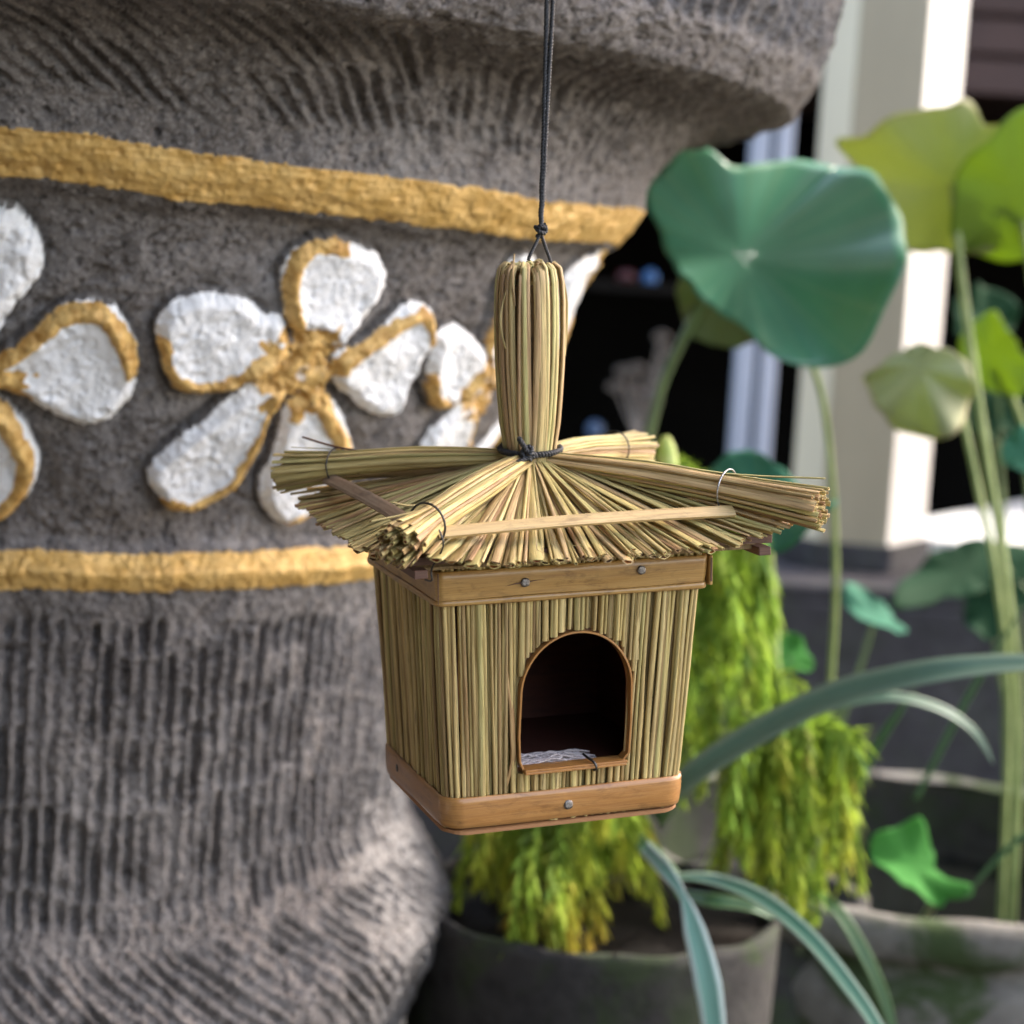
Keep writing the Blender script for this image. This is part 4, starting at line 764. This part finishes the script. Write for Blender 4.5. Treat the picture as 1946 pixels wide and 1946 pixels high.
def small(label, mat, hub, outl, depth, nrm, stempts, **k): return lotus(label, mat, hub, outl, depth, nrm, stempts, r=.003, group='small leaves among the plants', mats=M_STEMD, name='leaf_sprig', cat='leaf', **k)
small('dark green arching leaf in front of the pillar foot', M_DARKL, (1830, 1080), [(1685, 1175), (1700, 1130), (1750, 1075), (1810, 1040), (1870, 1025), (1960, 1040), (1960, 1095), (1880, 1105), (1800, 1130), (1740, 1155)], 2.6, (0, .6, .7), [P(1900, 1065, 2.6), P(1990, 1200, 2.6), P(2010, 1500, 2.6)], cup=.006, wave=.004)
small('narrow teal leaf slanting before the grey plinth', M_TEAL, (1665, 1160), [(1600, 1118), (1620, 1112), (1660, 1140), (1700, 1175), (1728, 1200), (1700, 1203), (1655, 1185), (1615, 1150)], 2.4, (.2, .7, .6), [P(1665, 1165, 2.42), P(1640, 1250, 2.42), P(1590, 1400, 2.42)], cup=.003, wave=.002)
small('small green leaf peeping out right of the ferns', M_GRN, (1505, 1245), [(1470, 1215), (1500, 1205), (1535, 1235), (1545, 1270), (1520, 1282), (1480, 1255)], 2.2, (.1, .6, .7), [P(1500, 1250, 2.2), P(1480, 1400, 2.2)], cup=.004, wave=.002)
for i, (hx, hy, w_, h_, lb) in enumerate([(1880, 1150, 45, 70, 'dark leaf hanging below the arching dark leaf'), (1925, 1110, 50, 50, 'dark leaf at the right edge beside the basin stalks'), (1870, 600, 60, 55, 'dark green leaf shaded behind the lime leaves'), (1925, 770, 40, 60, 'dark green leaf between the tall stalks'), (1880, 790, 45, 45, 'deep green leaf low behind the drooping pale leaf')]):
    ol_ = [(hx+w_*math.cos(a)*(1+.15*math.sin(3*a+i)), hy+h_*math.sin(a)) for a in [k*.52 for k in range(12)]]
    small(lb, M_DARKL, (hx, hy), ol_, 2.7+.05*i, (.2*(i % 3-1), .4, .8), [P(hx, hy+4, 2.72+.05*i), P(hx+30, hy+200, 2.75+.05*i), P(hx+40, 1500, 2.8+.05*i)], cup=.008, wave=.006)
# ribbon leaves with pale margins
def ribbon_mat(name, mid, edge):
    t = NT(name); sp = t.n('ShaderNodeSeparateXYZ', {0: t.n('ShaderNodeUVMap').outputs[0]}); u = t.math('ABSOLUTE', t.math('SUBTRACT', sp.outputs[0], .5))
    nz = t.noise(t.n('ShaderNodeMapping', {'Vector': t.n('ShaderNodeUVMap').outputs[0], 'Scale': (18, .3, 1)}).outputs[0], 1, 3)
    c = t.mix(t.ramp(t.math('ADD', u, t.math('MULTIPLY', nz, .15)), [(.36, 0), (.43, 1)]), mid, edge); c = t.mix(t.ramp(nz, [(.5, 0), (.7, .5)]), c, tuple(x*1.5 for x in mid))
    return t.set(col=c, rough=.45, spec=.3)
M_RIB = ribbon_mat('variegated blade', (.06, .16, .10), (.26, .35, .25)); M_RIBG = ribbon_mat('grey green blade', (.065, .12, .08), (.13, .185, .125)); M_RIBD = ribbon_mat('dark blade', (.03, .08, .03), (.08, .14, .05)); M_RIBT = ribbon_mat('silver teal blade', (.12, .25, .20), (.42, .50, .46))
def ribbon(label, mat, pts, ws, up=(0, 0, 1), fold=.35, group='long strap leaves arching from the planter'):
    pp = smooth_path(pts, 8); n = len(pp); fr = []
    root = tag(empty('strap_leaf', pp[0]), label, 'strap leaf', group); mb = MB(); vs = []; uv = []; L = 0; up_ = Vector(up)
    for i, p in enumerate(pp):
        t_ = (pp[min(i+1, n-1)]-pp[max(i-1, 0)]).normalized(); s_ = t_.cross(up_).normalized(); nn_ = s_.cross(t_); w0 = float(np.interp(i/(n-1), np.linspace(0, 1, len(ws)), ws))*.39
        if i: L += (p-pp[i-1]).length
        for k, x in enumerate((-1, -.5, 0, .5, 1)): vs.append(p+s_*x*w0+nn_*(abs(x)*w0*fold)-root.location); uv.append((k/4, L*100))
    mb.add(vs, [(i*5+k, i*5+k+1, i*5+6+k, i*5+5+k) for i in range(n-1) for k in range(4)], 0, uv); o = mb.obj('leaf_blade', mat, root); m = o.modifiers.new('thickness', 'SOLIDIFY'); m.thickness = .0008; return root
toC = tuple(-Fv*.75+Uv*.66)
ribbon('long grey green strap leaf sweeping right across the ferns', M_RIBG, [P(1250, 1560, 1.75), P(1310, 1480, 1.72), P(1450, 1390, 1.7), P(1600, 1320, 1.68), P(1780, 1278, 1.66), P(1950, 1262, 1.66), P(2050, 1275, 1.66)], [.026, .030, .033, .034, .030, .022, .006], toC)
ribbon('thin strap leaf arching over the basin and bending down', M_RIBG, [P(1480, 1400, 1.95), P(1560, 1350, 1.93), P(1680, 1325, 1.92), P(1780, 1345, 1.92), P(1850, 1390, 1.92), P(1888, 1450, 1.92)], [.012, .014, .014, .013, .010, .001], toC)
ribbon('folded silvery strap leaf tip pointing straight down', M_RIBT, [P(1225, 1610, 1.62), P(1262, 1650, 1.58), P(1298, 1702, 1.56), P(1320, 1770, 1.55), P(1345, 1870, 1.54), P(1360, 1990, 1.54), P(1362, 2120, 1.54)], [.014, .016, .007, .022, .027, .022, .002], tuple(-Fv), .2)
ribbon('dark green strap stub behind the folded silvery leaf', M_RIBD, [P(1205, 1590, 1.72), P(1240, 1625, 1.70), P(1275, 1665, 1.68), P(1300, 1720, 1.67)], [.014, .02, .018, .001], toC)
ribbon('variegated strap leaf curving down to the lower edge', M_RIB, [P(1270, 1668, 1.68), P(1350, 1672, 1.62), P(1440, 1705, 1.58), P(1530, 1775, 1.55), P(1610, 1870, 1.53), P(1670, 1960, 1.52), P(1720, 2080, 1.52)], [.010, .016, .018, .018, .017, .014, .002], toC)
ribbon('short dark strap leaf lying under the variegated one', M_RIBD, [P(1290, 1700, 1.75), P(1350, 1712, 1.72), P(1420, 1722, 1.72), P(1470, 1745, 1.72)], [.012, .018, .014, .002], toC)
ribbon('dark green strap leaf falling before the mossy basin', M_RIBD, [P(1540, 1690, 1.85), P(1590, 1730, 1.82), P(1640, 1810, 1.8), P(1680, 1900, 1.8), P(1715, 2020, 1.8)], [.010, .015, .016, .014, .002], toC)
ribbon('slender dark blade slanting left of the back rim', M_RIBD, [P(1620, 1530, 2.0), P(1650, 1450, 2.0), P(1690, 1380, 2.0), P(1740, 1310, 2.0)], [.008, .011, .010, .001], toC, group='slender blades over the basin')
ribbon('slender dark blade crossing behind the basin stalk', M_RIBD, [P(1740, 1520, 2.05), P(1800, 1400, 2.05), P(1860, 1290, 2.05), P(1946, 1150, 2.05)], [.006, .008, .008, .001], toC, group='slender blades over the basin')
ribbon('dark blade reaching in from the right edge over the water', M_RIBD, [P(1990, 1560, 2.0), P(1930, 1600, 2.0), P(1870, 1660, 2.0), P(1830, 1710, 2.0)], [.008, .008, .006, .001], toC, group='slender blades over the basin')
# tassel ferns
t = NT('fern leaflets'); tc = t.attr('tint').outputs['Color']; oi = t.n('ShaderNodeObjectInfo').outputs['Random']
t.set(col=tc, rough=.75, spec=.15); tr = t.n('ShaderNodeBsdfTranslucent', {0: t.mix(.35, tc, (.40, .58, .06))}); mx = t.n('ShaderNodeMixShader', {0: .36})
t.t.links.new(t.b.outputs[0], mx.inputs[1]); t.t.links.new(tr.outputs[0], mx.inputs[2]); t.t.links.new(mx.outputs[0], t.out.inputs[0]); M_FERN = t.m
def lerp3(a, b, k): return tuple(x+(y-x)*k for x, y in zip(a, b))
def fern(label, c, fronds, seed, warm, leaf_l=.034, leaf_w=.0046):
    rn = random.Random(seed); root = tag(empty('tassel_fern', c), label, 'fern', 'yellow green ferns behind the birdhouse')
    for (p0, p1, p2, p3) in fronds(rn):
        path = smooth_path([p0, p1, p2, p3], 9); n = len(path); mb = MB(); g = rn.random(); green = lerp3((.025, .085, .014), (.21, .35, .038), g); tip = lerp3((.38, .42, .045), (.50, .30, .04), rn.random()**2); wm = warm*rn.uniform(.2, 1.6)
        tube(mb, [p-c for p in path], .0009, 4, col=(.12, .2, .03, 1))
        L = sum((path[i+1]-path[i]).length for i in range(n-1)); cnt = int(L/.0034)
        for i in range(cnt):
            k = (i+.5)/cnt; s = k*(n-1); j = min(n-2, int(s)); p = path[j].lerp(path[j+1], s-j); t_ = (path[j+1]-path[j]).normalized(); a = i*2.4+rn.random()*.6
            o_ = t_.orthogonal().normalized(); b_ = t_.cross(o_); out = (o_*math.cos(a)+b_*math.sin(a))
            d = (out*.62+t_*.75+Vector((0, 0, -.62))).normalized(); ln = leaf_l*rn.uniform(.45, 1.3)*(.55+.45*math.sin(math.pi*min(1, k*.9+.15))); sd_ = d.cross(out+Vector((.1, .2, .3))).normalized()*leaf_w*.5
            kk = max(0, min(1, (k-.35)*1.5*wm+rn.uniform(-.15, .15))); col = lerp3(green, tip, kk)+(1,)
            q = p-c; m_ = q+d*ln*.5; mb.add([q-sd_*.3, q+sd_*.3, m_+sd_, q+d*ln, m_-sd_], [(0, 1, 2, 3, 4)], 0, None, col)
        mb.obj('frond', M_FERN, root, False)
def region(x0, x1, y0, y1, d0, d1, n, cx, cy, cd_, lift, Lpx):
    def gen(rn):
        out = []
        for i in range(n):
            ex = x0+(x1-x0)*(i+rn.random())/n; ey = rn.uniform(y0, y1) ; d = rn.uniform(d0, d1); e = P(ex, ey, d); s = P(cx+(ex-cx)*.12, cy, cd_)
            m1 = P(cx+(ex-cx)*.62, min(cy, ey)-lift*rn.uniform(.2, 1.0), cd_*.4+d*.6); m2 = P(cx+(ex-cx)*.93, ey-Lpx*rn.uniform(.45, .8), d); out.append((s, m1, m2, e))
        return out
    return gen
def chain(*gs): return lambda rn: [x for g in gs for x in g(rn)]
fern('fern drooping low beneath the birdhouse with orange leaf tips', P(1080, 1520, 1.90), chain(region(865, 1265, 1650, 1780, 1.70, 1.92, 30, 1080, 1570, 1.85, 60, 130), region(890, 1240, 1560, 1690, 1.70, 1.95, 26, 1080, 1520, 1.95, 50, 100), region(960, 1150, 1775, 1840, 1.66, 1.74, 9, 1060, 1600, 1.9, 50, 160)), 3, 1.25)
fern('tall lime green fern mass directly right of the birdhouse body', P(1350, 1300, 2.0), chain(region(1230, 1475, 1090, 1240, 1.8, 2.1, 28, 1340, 1010, 2.0, 90, 120), region(1270, 1480, 1230, 1400, 1.78, 2.05, 28, 1370, 1150, 2.0, 90, 130), region(1280, 1370, 1390, 1520, 1.95, 2.05, 12, 1340, 1280, 2.0, 70, 130), region(1255, 1330, 905, 1000, 1.9, 2.05, 10, 1290, 930, 2.0, 60, 60), region(1425, 1545, 1300, 1400, 1.9, 2.05, 7, 1420, 1310, 1.95, 50, 60)), 7, .12)
fern('bushy fern cascading at the right above the grey planter edge', P(1480, 1500, 1.92), chain(region(1355, 1640, 1530, 1690, 1.76, 1.98, 36, 1510, 1415, 1.9, 55, 150), region(1370, 1645, 1450, 1560, 1.74, 1.95, 26, 1510, 1405, 1.9, 50, 90), region(1430, 1560, 1690, 1760, 1.78, 1.9, 12, 1500, 1480, 1.88, 40, 150)), 12, .5)
root = tag(empty('fern_shoot', P(1268, 960, 1.7)), 'upright young shoot poking up behind the right roof bundle', 'plant shoot')
mb = MB(); c = root.location; tube(mb, [p-c for p in smooth_path([P(1272, 1000, 1.7), P(1270, 930, 1.7), P(1268, 870, 1.7), P(1264, 828, 1.7)], 4)], [.007, .0075, .008, .0085, .009, .009, .009, .009, .009, .008, .007, .005, .003], 8)
t = NT('shoot'); mb.obj('shoot_tip', t.set(col=t.ramp(t.noise(t.n('ShaderNodeTexCoord').outputs['Object'], 60, 3), [(.35, (.30, .45, .05)), (.65, (.45, .50, .15))]), rough=.5), root)

# ------------------------------------------------------------------ planters, basin, building
def conc_mat(name, a, b, moss=0, rough=.9):
    t = NT(name); oc = t.n('ShaderNodeTexCoord').outputs['Object']; n1 = t.noise(oc, 5, 6, .6); n2 = t.noise(oc, 45, 5, .7)
    c = t.mix(t.ramp(n1, [(.3, 0), (.7, 1)]), a, b); c = t.mix(t.ramp(n2, [(.35, .5), (.55, 0)]), c, tuple(x*.45 for x in a))
    if moss: c = t.mix(t.ramp(t.noise(oc, 9, 5, .65, .6), [(.48, 0), (.60, moss)]), c, (.035, .055, .02))
    return t.set(col=c, rough=rough, spec=.1, normal=t.bump(t.math('ADD', n1, n2), .004, .7))
def lathe(prof, n=96, wob=.004, seed=0, caps=True):
    mb = MB(); vs = [(r*math.cos(2*math.pi*k/n)*(1+wob*math.sin(k*.5+seed+i*.4)), r*math.sin(2*math.pi*k/n)*(1+wob*math.sin(k*.37+seed)), z+wob*.4*math.sin(k*.8+i)) for i, (r, z) in enumerate(prof) for k in range(n)]
    m = len(prof); mb.add(vs, [(i*n+k, i*n+(k+1) % n, (i+1)*n+(k+1) % n, (i+1)*n+k) for i in range(m-1) for k in range(n)]+([tuple(range(n))[::-1], tuple(range((m-1)*n, m*n))] if caps else [])); return mb
M_GPOT = conc_mat('grey planter', (.030, .029, .028), (.055, .053, .050), .6); M_SOIL = conc_mat('dark soil', (.006, .005, .004), (.014, .011, .008))
pc = P(1130, 1706, 1.80); H0 = pc.z-GZ
root = tag(empty('planter', (pc.x, pc.y, GZ)), 'dark grey round concrete planter under the ferns', 'planter'); R0 = .168
lathe([(R0*.72, 0), (R0*.80, .05), (R0*.95, H0*.6), (R0*.99, H0-.05), (R0, H0-.01), (R0*.995, H0), (R0*.955, H0+.001), (R0*.945, H0-.006), (R0*.90, H0-.04)], caps=False).obj('planter_body', M_GPOT, root)
mb = lathe([(R0*.93, H0-.05), (R0*.93, H0-.016), (R0*.5, H0-.010)], 48, .01); mb.obj('soil', M_SOIL, root)
c2 = P(1450, 1640, 2.12); root = tag(empty('planter', (c2.x, c2.y, GZ)), 'dark concrete planter hidden behind the cascading fern', 'planter'); h2 = c2.z-GZ-.03
lathe([(.08, 0), (.10, .05), (.115, h2), (.10, h2), (.095, h2-.04)], 48, caps=False).obj('planter_body', M_GPOT, root); lathe([(.098, h2-.04), (.098, h2-.03)], 32).obj('soil', M_SOIL, root)
HB = BAS.z-GZ; root = tag(empty('lotus_basin', (BAS.x, BAS.y, GZ)), 'wide pale mossy concrete water basin with lotus stalks', 'basin'); RB = .345
M_BAS = conc_mat('basin concrete', (.10, .095, .085), (.23, .22, .20), .95); M_BASD = conc_mat('wet basin wall', (.03, .03, .028), (.06, .058, .05), .5, .4)  # real moss, thickened over darker concrete to imitate shade on the basin
lathe([(RB*.55, 0), (RB*.62, .04), (RB*.83, HB*.45), (RB*.92, HB-.17), (RB*.955, HB-.115), (RB*.975, HB-.085), (RB*.96, HB-.070), (RB*.935, HB-.062), (RB*.935, HB-.048), (RB*.985, HB-.042), (RB*1.01, HB-.035), (RB*1.012, HB-.012), (RB, HB), (RB*.95, HB+.003), (RB*.925, HB-.004)], 128, caps=False).obj('basin_wall', M_BAS, root)
lathe([(RB*.80, HB-.30), (RB*.90, HB-.10), (RB*.93, HB-.012), (RB*.924, HB-.006)], 128, caps=False).obj('basin_lining', M_BASD, root)
t = NT('basin water'); oc = t.n('ShaderNodeTexCoord').outputs['Object']; t.set(col=(.006, .007, .006), rough=.06, spec=.6, normal=t.bump(t.noise(oc, 14, 3), .002, .2))
mb = lathe([(RB*.85, HB-.15), (RB*.875, HB-.095)], 96, 0); wt = mb.obj('water', t.m, None); wt.location = (BAS.x, BAS.y, GZ); tag(wt, kind='structure')
# ground
mb = MB(); mb.box((0, 0, GZ-.05), (60, 60, .05)); g_ = mb.obj('ground', conc_mat('paving', (.035, .033, .031), (.07, .067, .063), .3)); tag(g_, kind='structure')
# plinth and pillar
M_PL = conc_mat('grey plinth render', (.036, .035, .039), (.064, .062, .066), .15); pt_ = P(1500, 1112, 3.35); pz = pt_.z
mb = MB(); mb.box((1.4, pt_.y+.62, (pz-.03+GZ)/2), (1.9, .60, (pz-.03-GZ)/2)); mb.box((1.4, pt_.y+.625, pz-.015), (1.9, .60, .015)); pl_ = mb.obj('plinth', M_PL, None, False); bevel(pl_, .006); tag(pl_, 'dark grey rendered plinth carrying the square pillar', 'plinth')
def paint_mat(name, a, b):
    t = NT(name); oc = t.n('ShaderNodeTexCoord').outputs['Object']; n1 = t.noise(t.n('ShaderNodeMapping', {'Vector': oc, 'Scale': (1, 1, .25)}).outputs[0], 7, 5, .6); n2 = t.noise(oc, 60, 4)
    return t.set(col=t.mix(t.ramp(n1, [(.3, 0), (.75, 1)]), a, b), rough=.6, normal=t.bump(n2, .001, .5))
M_LIT = paint_mat('lit beige pillar paint', (.64, .57, .41), (.54, .48, .35)); M_BEI = paint_mat('beige pillar paint', (.33, .285, .195), (.26, .225, .155)); M_WHT = paint_mat('white paint', (.60, .59, .55), (.52, .51, .47))  # one pillar paint: strip lightened and front darkened to imitate the light
pts = [P(1537, 500, 3.62), P(1597, 500, 3.55), P(1731, 500, 3.53), P(1800, 500, 3.70)]; pts = [Vector((p.x, p.y, 0)) for p in pts]
back = [pts[3]+Vector((-.10, .10, 0)), pts[0]+Vector((.03, .14, 0))]; ring = pts+back; n = len(ring)
cen = sum(ring, Vector())/n; root = tag(empty('pillar', (cen.x, cen.y, pz)), 'square beige pillar with a sunlit white side behind the lotus leaves', 'pillar')
def prism(ring, z0, z1, mi=None, grow=0):
    mb = MB(); rr = [cen+(p-cen)*(1+grow) for p in ring]; mb.add([(p.x-cen.x, p.y-cen.y, z) for z in (z0, z1) for p in rr], [(i, (i+1) % n, n+(i+1) % n, n+i) for i in range(n)]+[tuple(range(n))[::-1], tuple(range(n, 2*n))])
    if mi: mb.m = mi+[0]*(len(mb.f)-len(mi))
    return mb
mb = prism(ring, 0.001, 1.9, [2, 0, 1, 0, 0, 0]); o = mb.obj('pillar_shaft', [M_BEI, M_WHT, M_LIT], root, False); bevel(o, .004)
o = prism(ring, .001, .05, None, .10).obj('pillar_base', M_PL, root, False); bevel(o, .004)
# ledge running back on the right
a, b = P(1752, 1022, 3.95), P(2150, 930, 5.4); d = (b-a); L = math.hypot(d.x, d.y); ang = math.atan2(d.y, d.x); root = empty('window_ledge', ((a.x+b.x)/2, (a.y+b.y)/2, a.z-.02)); root.rotation_euler = (0, 0, ang); tag(root, 'sunlit white ledge running back behind the tall stalks', 'ledge')
mb = MB(); mb.box((0, 0, 0), (L/2, .14, .02)); bevel(mb.obj('ledge_top', M_WHT, root, False), .004); mb = MB(); mb.box((0, .0, -.40), (L/2-.02, .11, .378)); mb.obj('ledge_wall', M_PL, root, False)
# dark building behind
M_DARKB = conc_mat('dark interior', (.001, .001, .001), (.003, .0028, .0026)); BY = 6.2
tz = lambda px, py, d=BY: P(px, py, d).z
root = tag(empty('building', (1.0, BY, GZ)), 'dark open fronted building with brown eave behind the garden', 'building')
mb = MB(); zt = tz(1890, 30, 5.9); mb.box((0, 2.9, (zt-GZ)/2-.02), (4.0, .1, (zt-GZ)/2)); mb.box((-4.0, 1.0, (zt-GZ)/2-.02), (.1, 2.0, (zt-GZ)/2)); mb.obj('back_wall', M_DARKB, root, False)
t = NT('brown eave'); oc = t.n('ShaderNodeTexCoord').outputs['Object']; M_EAVE = t.set(col=t.ramp(t.noise(oc, 4, 4), [(.3, (.030, .013, .010)), (.7, (.055, .025, .019))]), rough=.7)
mb = MB(); mb.box((0, 1.1, zt-GZ+.02), (4.3, 2.1, .03)); bevel(mb.obj('roof', M_EAVE, root, False), .008)
for k in range(3): mb = MB(); mb.box((0, -.96+.012*k, zt-GZ-.075-.10*k), (4.2, .02, .045)); bevel(mb.obj('fascia_board', M_EAVE, root, False), .006)
mb = MB(); mb.box((.9, -1.0, 1.9-GZ), (.85, .75, .03)); bevel(mb.obj('added_shade_slab', M_EAVE, root, False), .01)  # unseen slab added to shade the plinth and the pillar foot
# aluminium window frame
M_ALU = paint_mat('pale aluminium', (.34, .37, .44), (.42, .45, .52)); fr0 = P(1440, 640, 4.6); root = tag(empty('window_frame', (fr0.x, fr0.y, GZ)), 'pale blue grey aluminium window frame before the dark room', 'window frame')
for px_, w_ in ((1418, .021), (1462, .019)):
    q = P(px_, 640, 4.6); mb = MB(); mb.box((q.x-fr0.x, 0, 1.1), (w_, .03, 1.1)); mb.box((q.x-fr0.x-w_*.6, -.033, 1.1), (.004, .006, 1.1)); bevel(mb.obj('mullion', M_ALU, root, False), .004)
mb = MB(); mb.box((0, 0, 2.22), (.09, .03, .02)); bevel(mb.obj('frame_head', M_ALU, root, False), .003); mb = MB(); mb.box((0, .0, 1.1), (.010, .004, 1.08)); t = NT('tinted glass'); mb.obj('pane', t.set(col=(.02, .03, .04), rough=.1), root, False)
# small blurred items on a shelf inside
M_SH = conc_mat('dark shelf', (.006, .005, .004), (.012, .01, .008)); s0 = P(1190, 545, 5.3); mb = MB(); mb.box((0, 0, 0), (.35, .12, .012)); mb.box((0, .02, -.52), (.35, .10, .012)); mb.box((-.34, .1, -.5), (.012, .02, .62)); mb.box((.34, .1, -.5), (.012, .02, .62)); sh_ = mb.obj('shelf', M_SH, None, False); sh_.location = s0; tag(sh_, 'dark shelf in the unlit room behind the stone pot', 'shelf')
def item(px, py, r, h, col, lb, nm='jar', cat='container', dd=5.25):
    t = NT('item paint'); m = t.set(col=col, rough=.35); mb = lathe([(r*.8, 0), (r, r*.15), (r, h*.75), (r*.6, h*.88), (r*.6, h)], 20, 0); o = mb.obj(nm, m, None); q = P(px, py, dd); o.location = q; tag(o, lb, cat); return o
item(1235, 540, .020, .036, (.03, .10, .24), 'small out of focus blue container on the dark shelf')
item(1190, 535, .026, .028, (.05, .004, .005), 'dark red out of focus container beside the blue one')
item(1130, 830, .022, .04, (.05, .09, .17), 'dull blue container low beside the straw finial'); 
root = tag(empty('glint_cluster', P(1210, 830, 5.2)), 'pale brown made up flecks standing for glints in the room', 'glint flecks'); t = NT('brown glint flecks'); md = t.set(col=(.30, .25, .21), rough=.8)  # made-up flecks on stems, standing in for brown glints
for i, (px, py) in enumerate([(1258, 640), (1262, 668), (1170, 735), (1205, 745), (1215, 770), (1240, 762), (1185, 705), (1212, 700), (1230, 790)]):
    q = P(px, py, 5.2)-root.location; mb = MB(); 
    for k in range(9): a = k*.698; mb.add([q, q+Vector((math.cos(a)*.024, .012*math.sin(k*2), math.sin(a)*.014)), q+Vector((math.cos(a+.5)*.024, .01, math.sin(a+.5)*.015)), q+Vector((math.cos(a+.25)*.012, -.02, math.sin(a+.25)*.01))], [(0, 1, 3), (0, 3, 2), (1, 2, 3), (0, 2, 1)])
    mb.obj('glint_fleck', md, root); mb = MB(); tube(mb, [q, q*.5+Vector((0, .01, 0)), Vector((0, 0, 0))], .003, 5); mb.obj('stem', md, root)  # stem is made up too, it only carries a glint fleck
mb = MB(); mb.box((-1.1, -2.9, -.07), (2.4, .06, 1.0)); o = mb.obj('sky_block_wall', M_PL, None, False); bevel(o, .01); tag(o, 'added dark wall unseen behind the camera cutting the front light', 'wall')  # unseen wall added behind the camera to block sky light
# added roof, unseen: keeps direct sun off the pot and the birdhouse
mb = MB(); mb.box((-1.7, -.25, .95), (1.8, 2.65, .03)); mb.box((.75, 1.77, .95), (1.0, .43, .03)); o = mb.obj('added_shade_roof', M_EAVE, None, False); bevel(o, .01); tag(o, 'added unseen brown roof shading the stone pot and birdhouse', 'roof')
mb = MB(); mb.box((-1.45, -.2, -.09), (.06, 2.6, 1.0)); o = mb.obj('added_side_block', conc_mat('added block render', (.20, .19, .18), (.28, .27, .25)), None, False); bevel(o, .01); tag(o, 'added unseen grey wall blocking sky light from the left', 'wall')  # unseen wall added on the left so light comes from the right
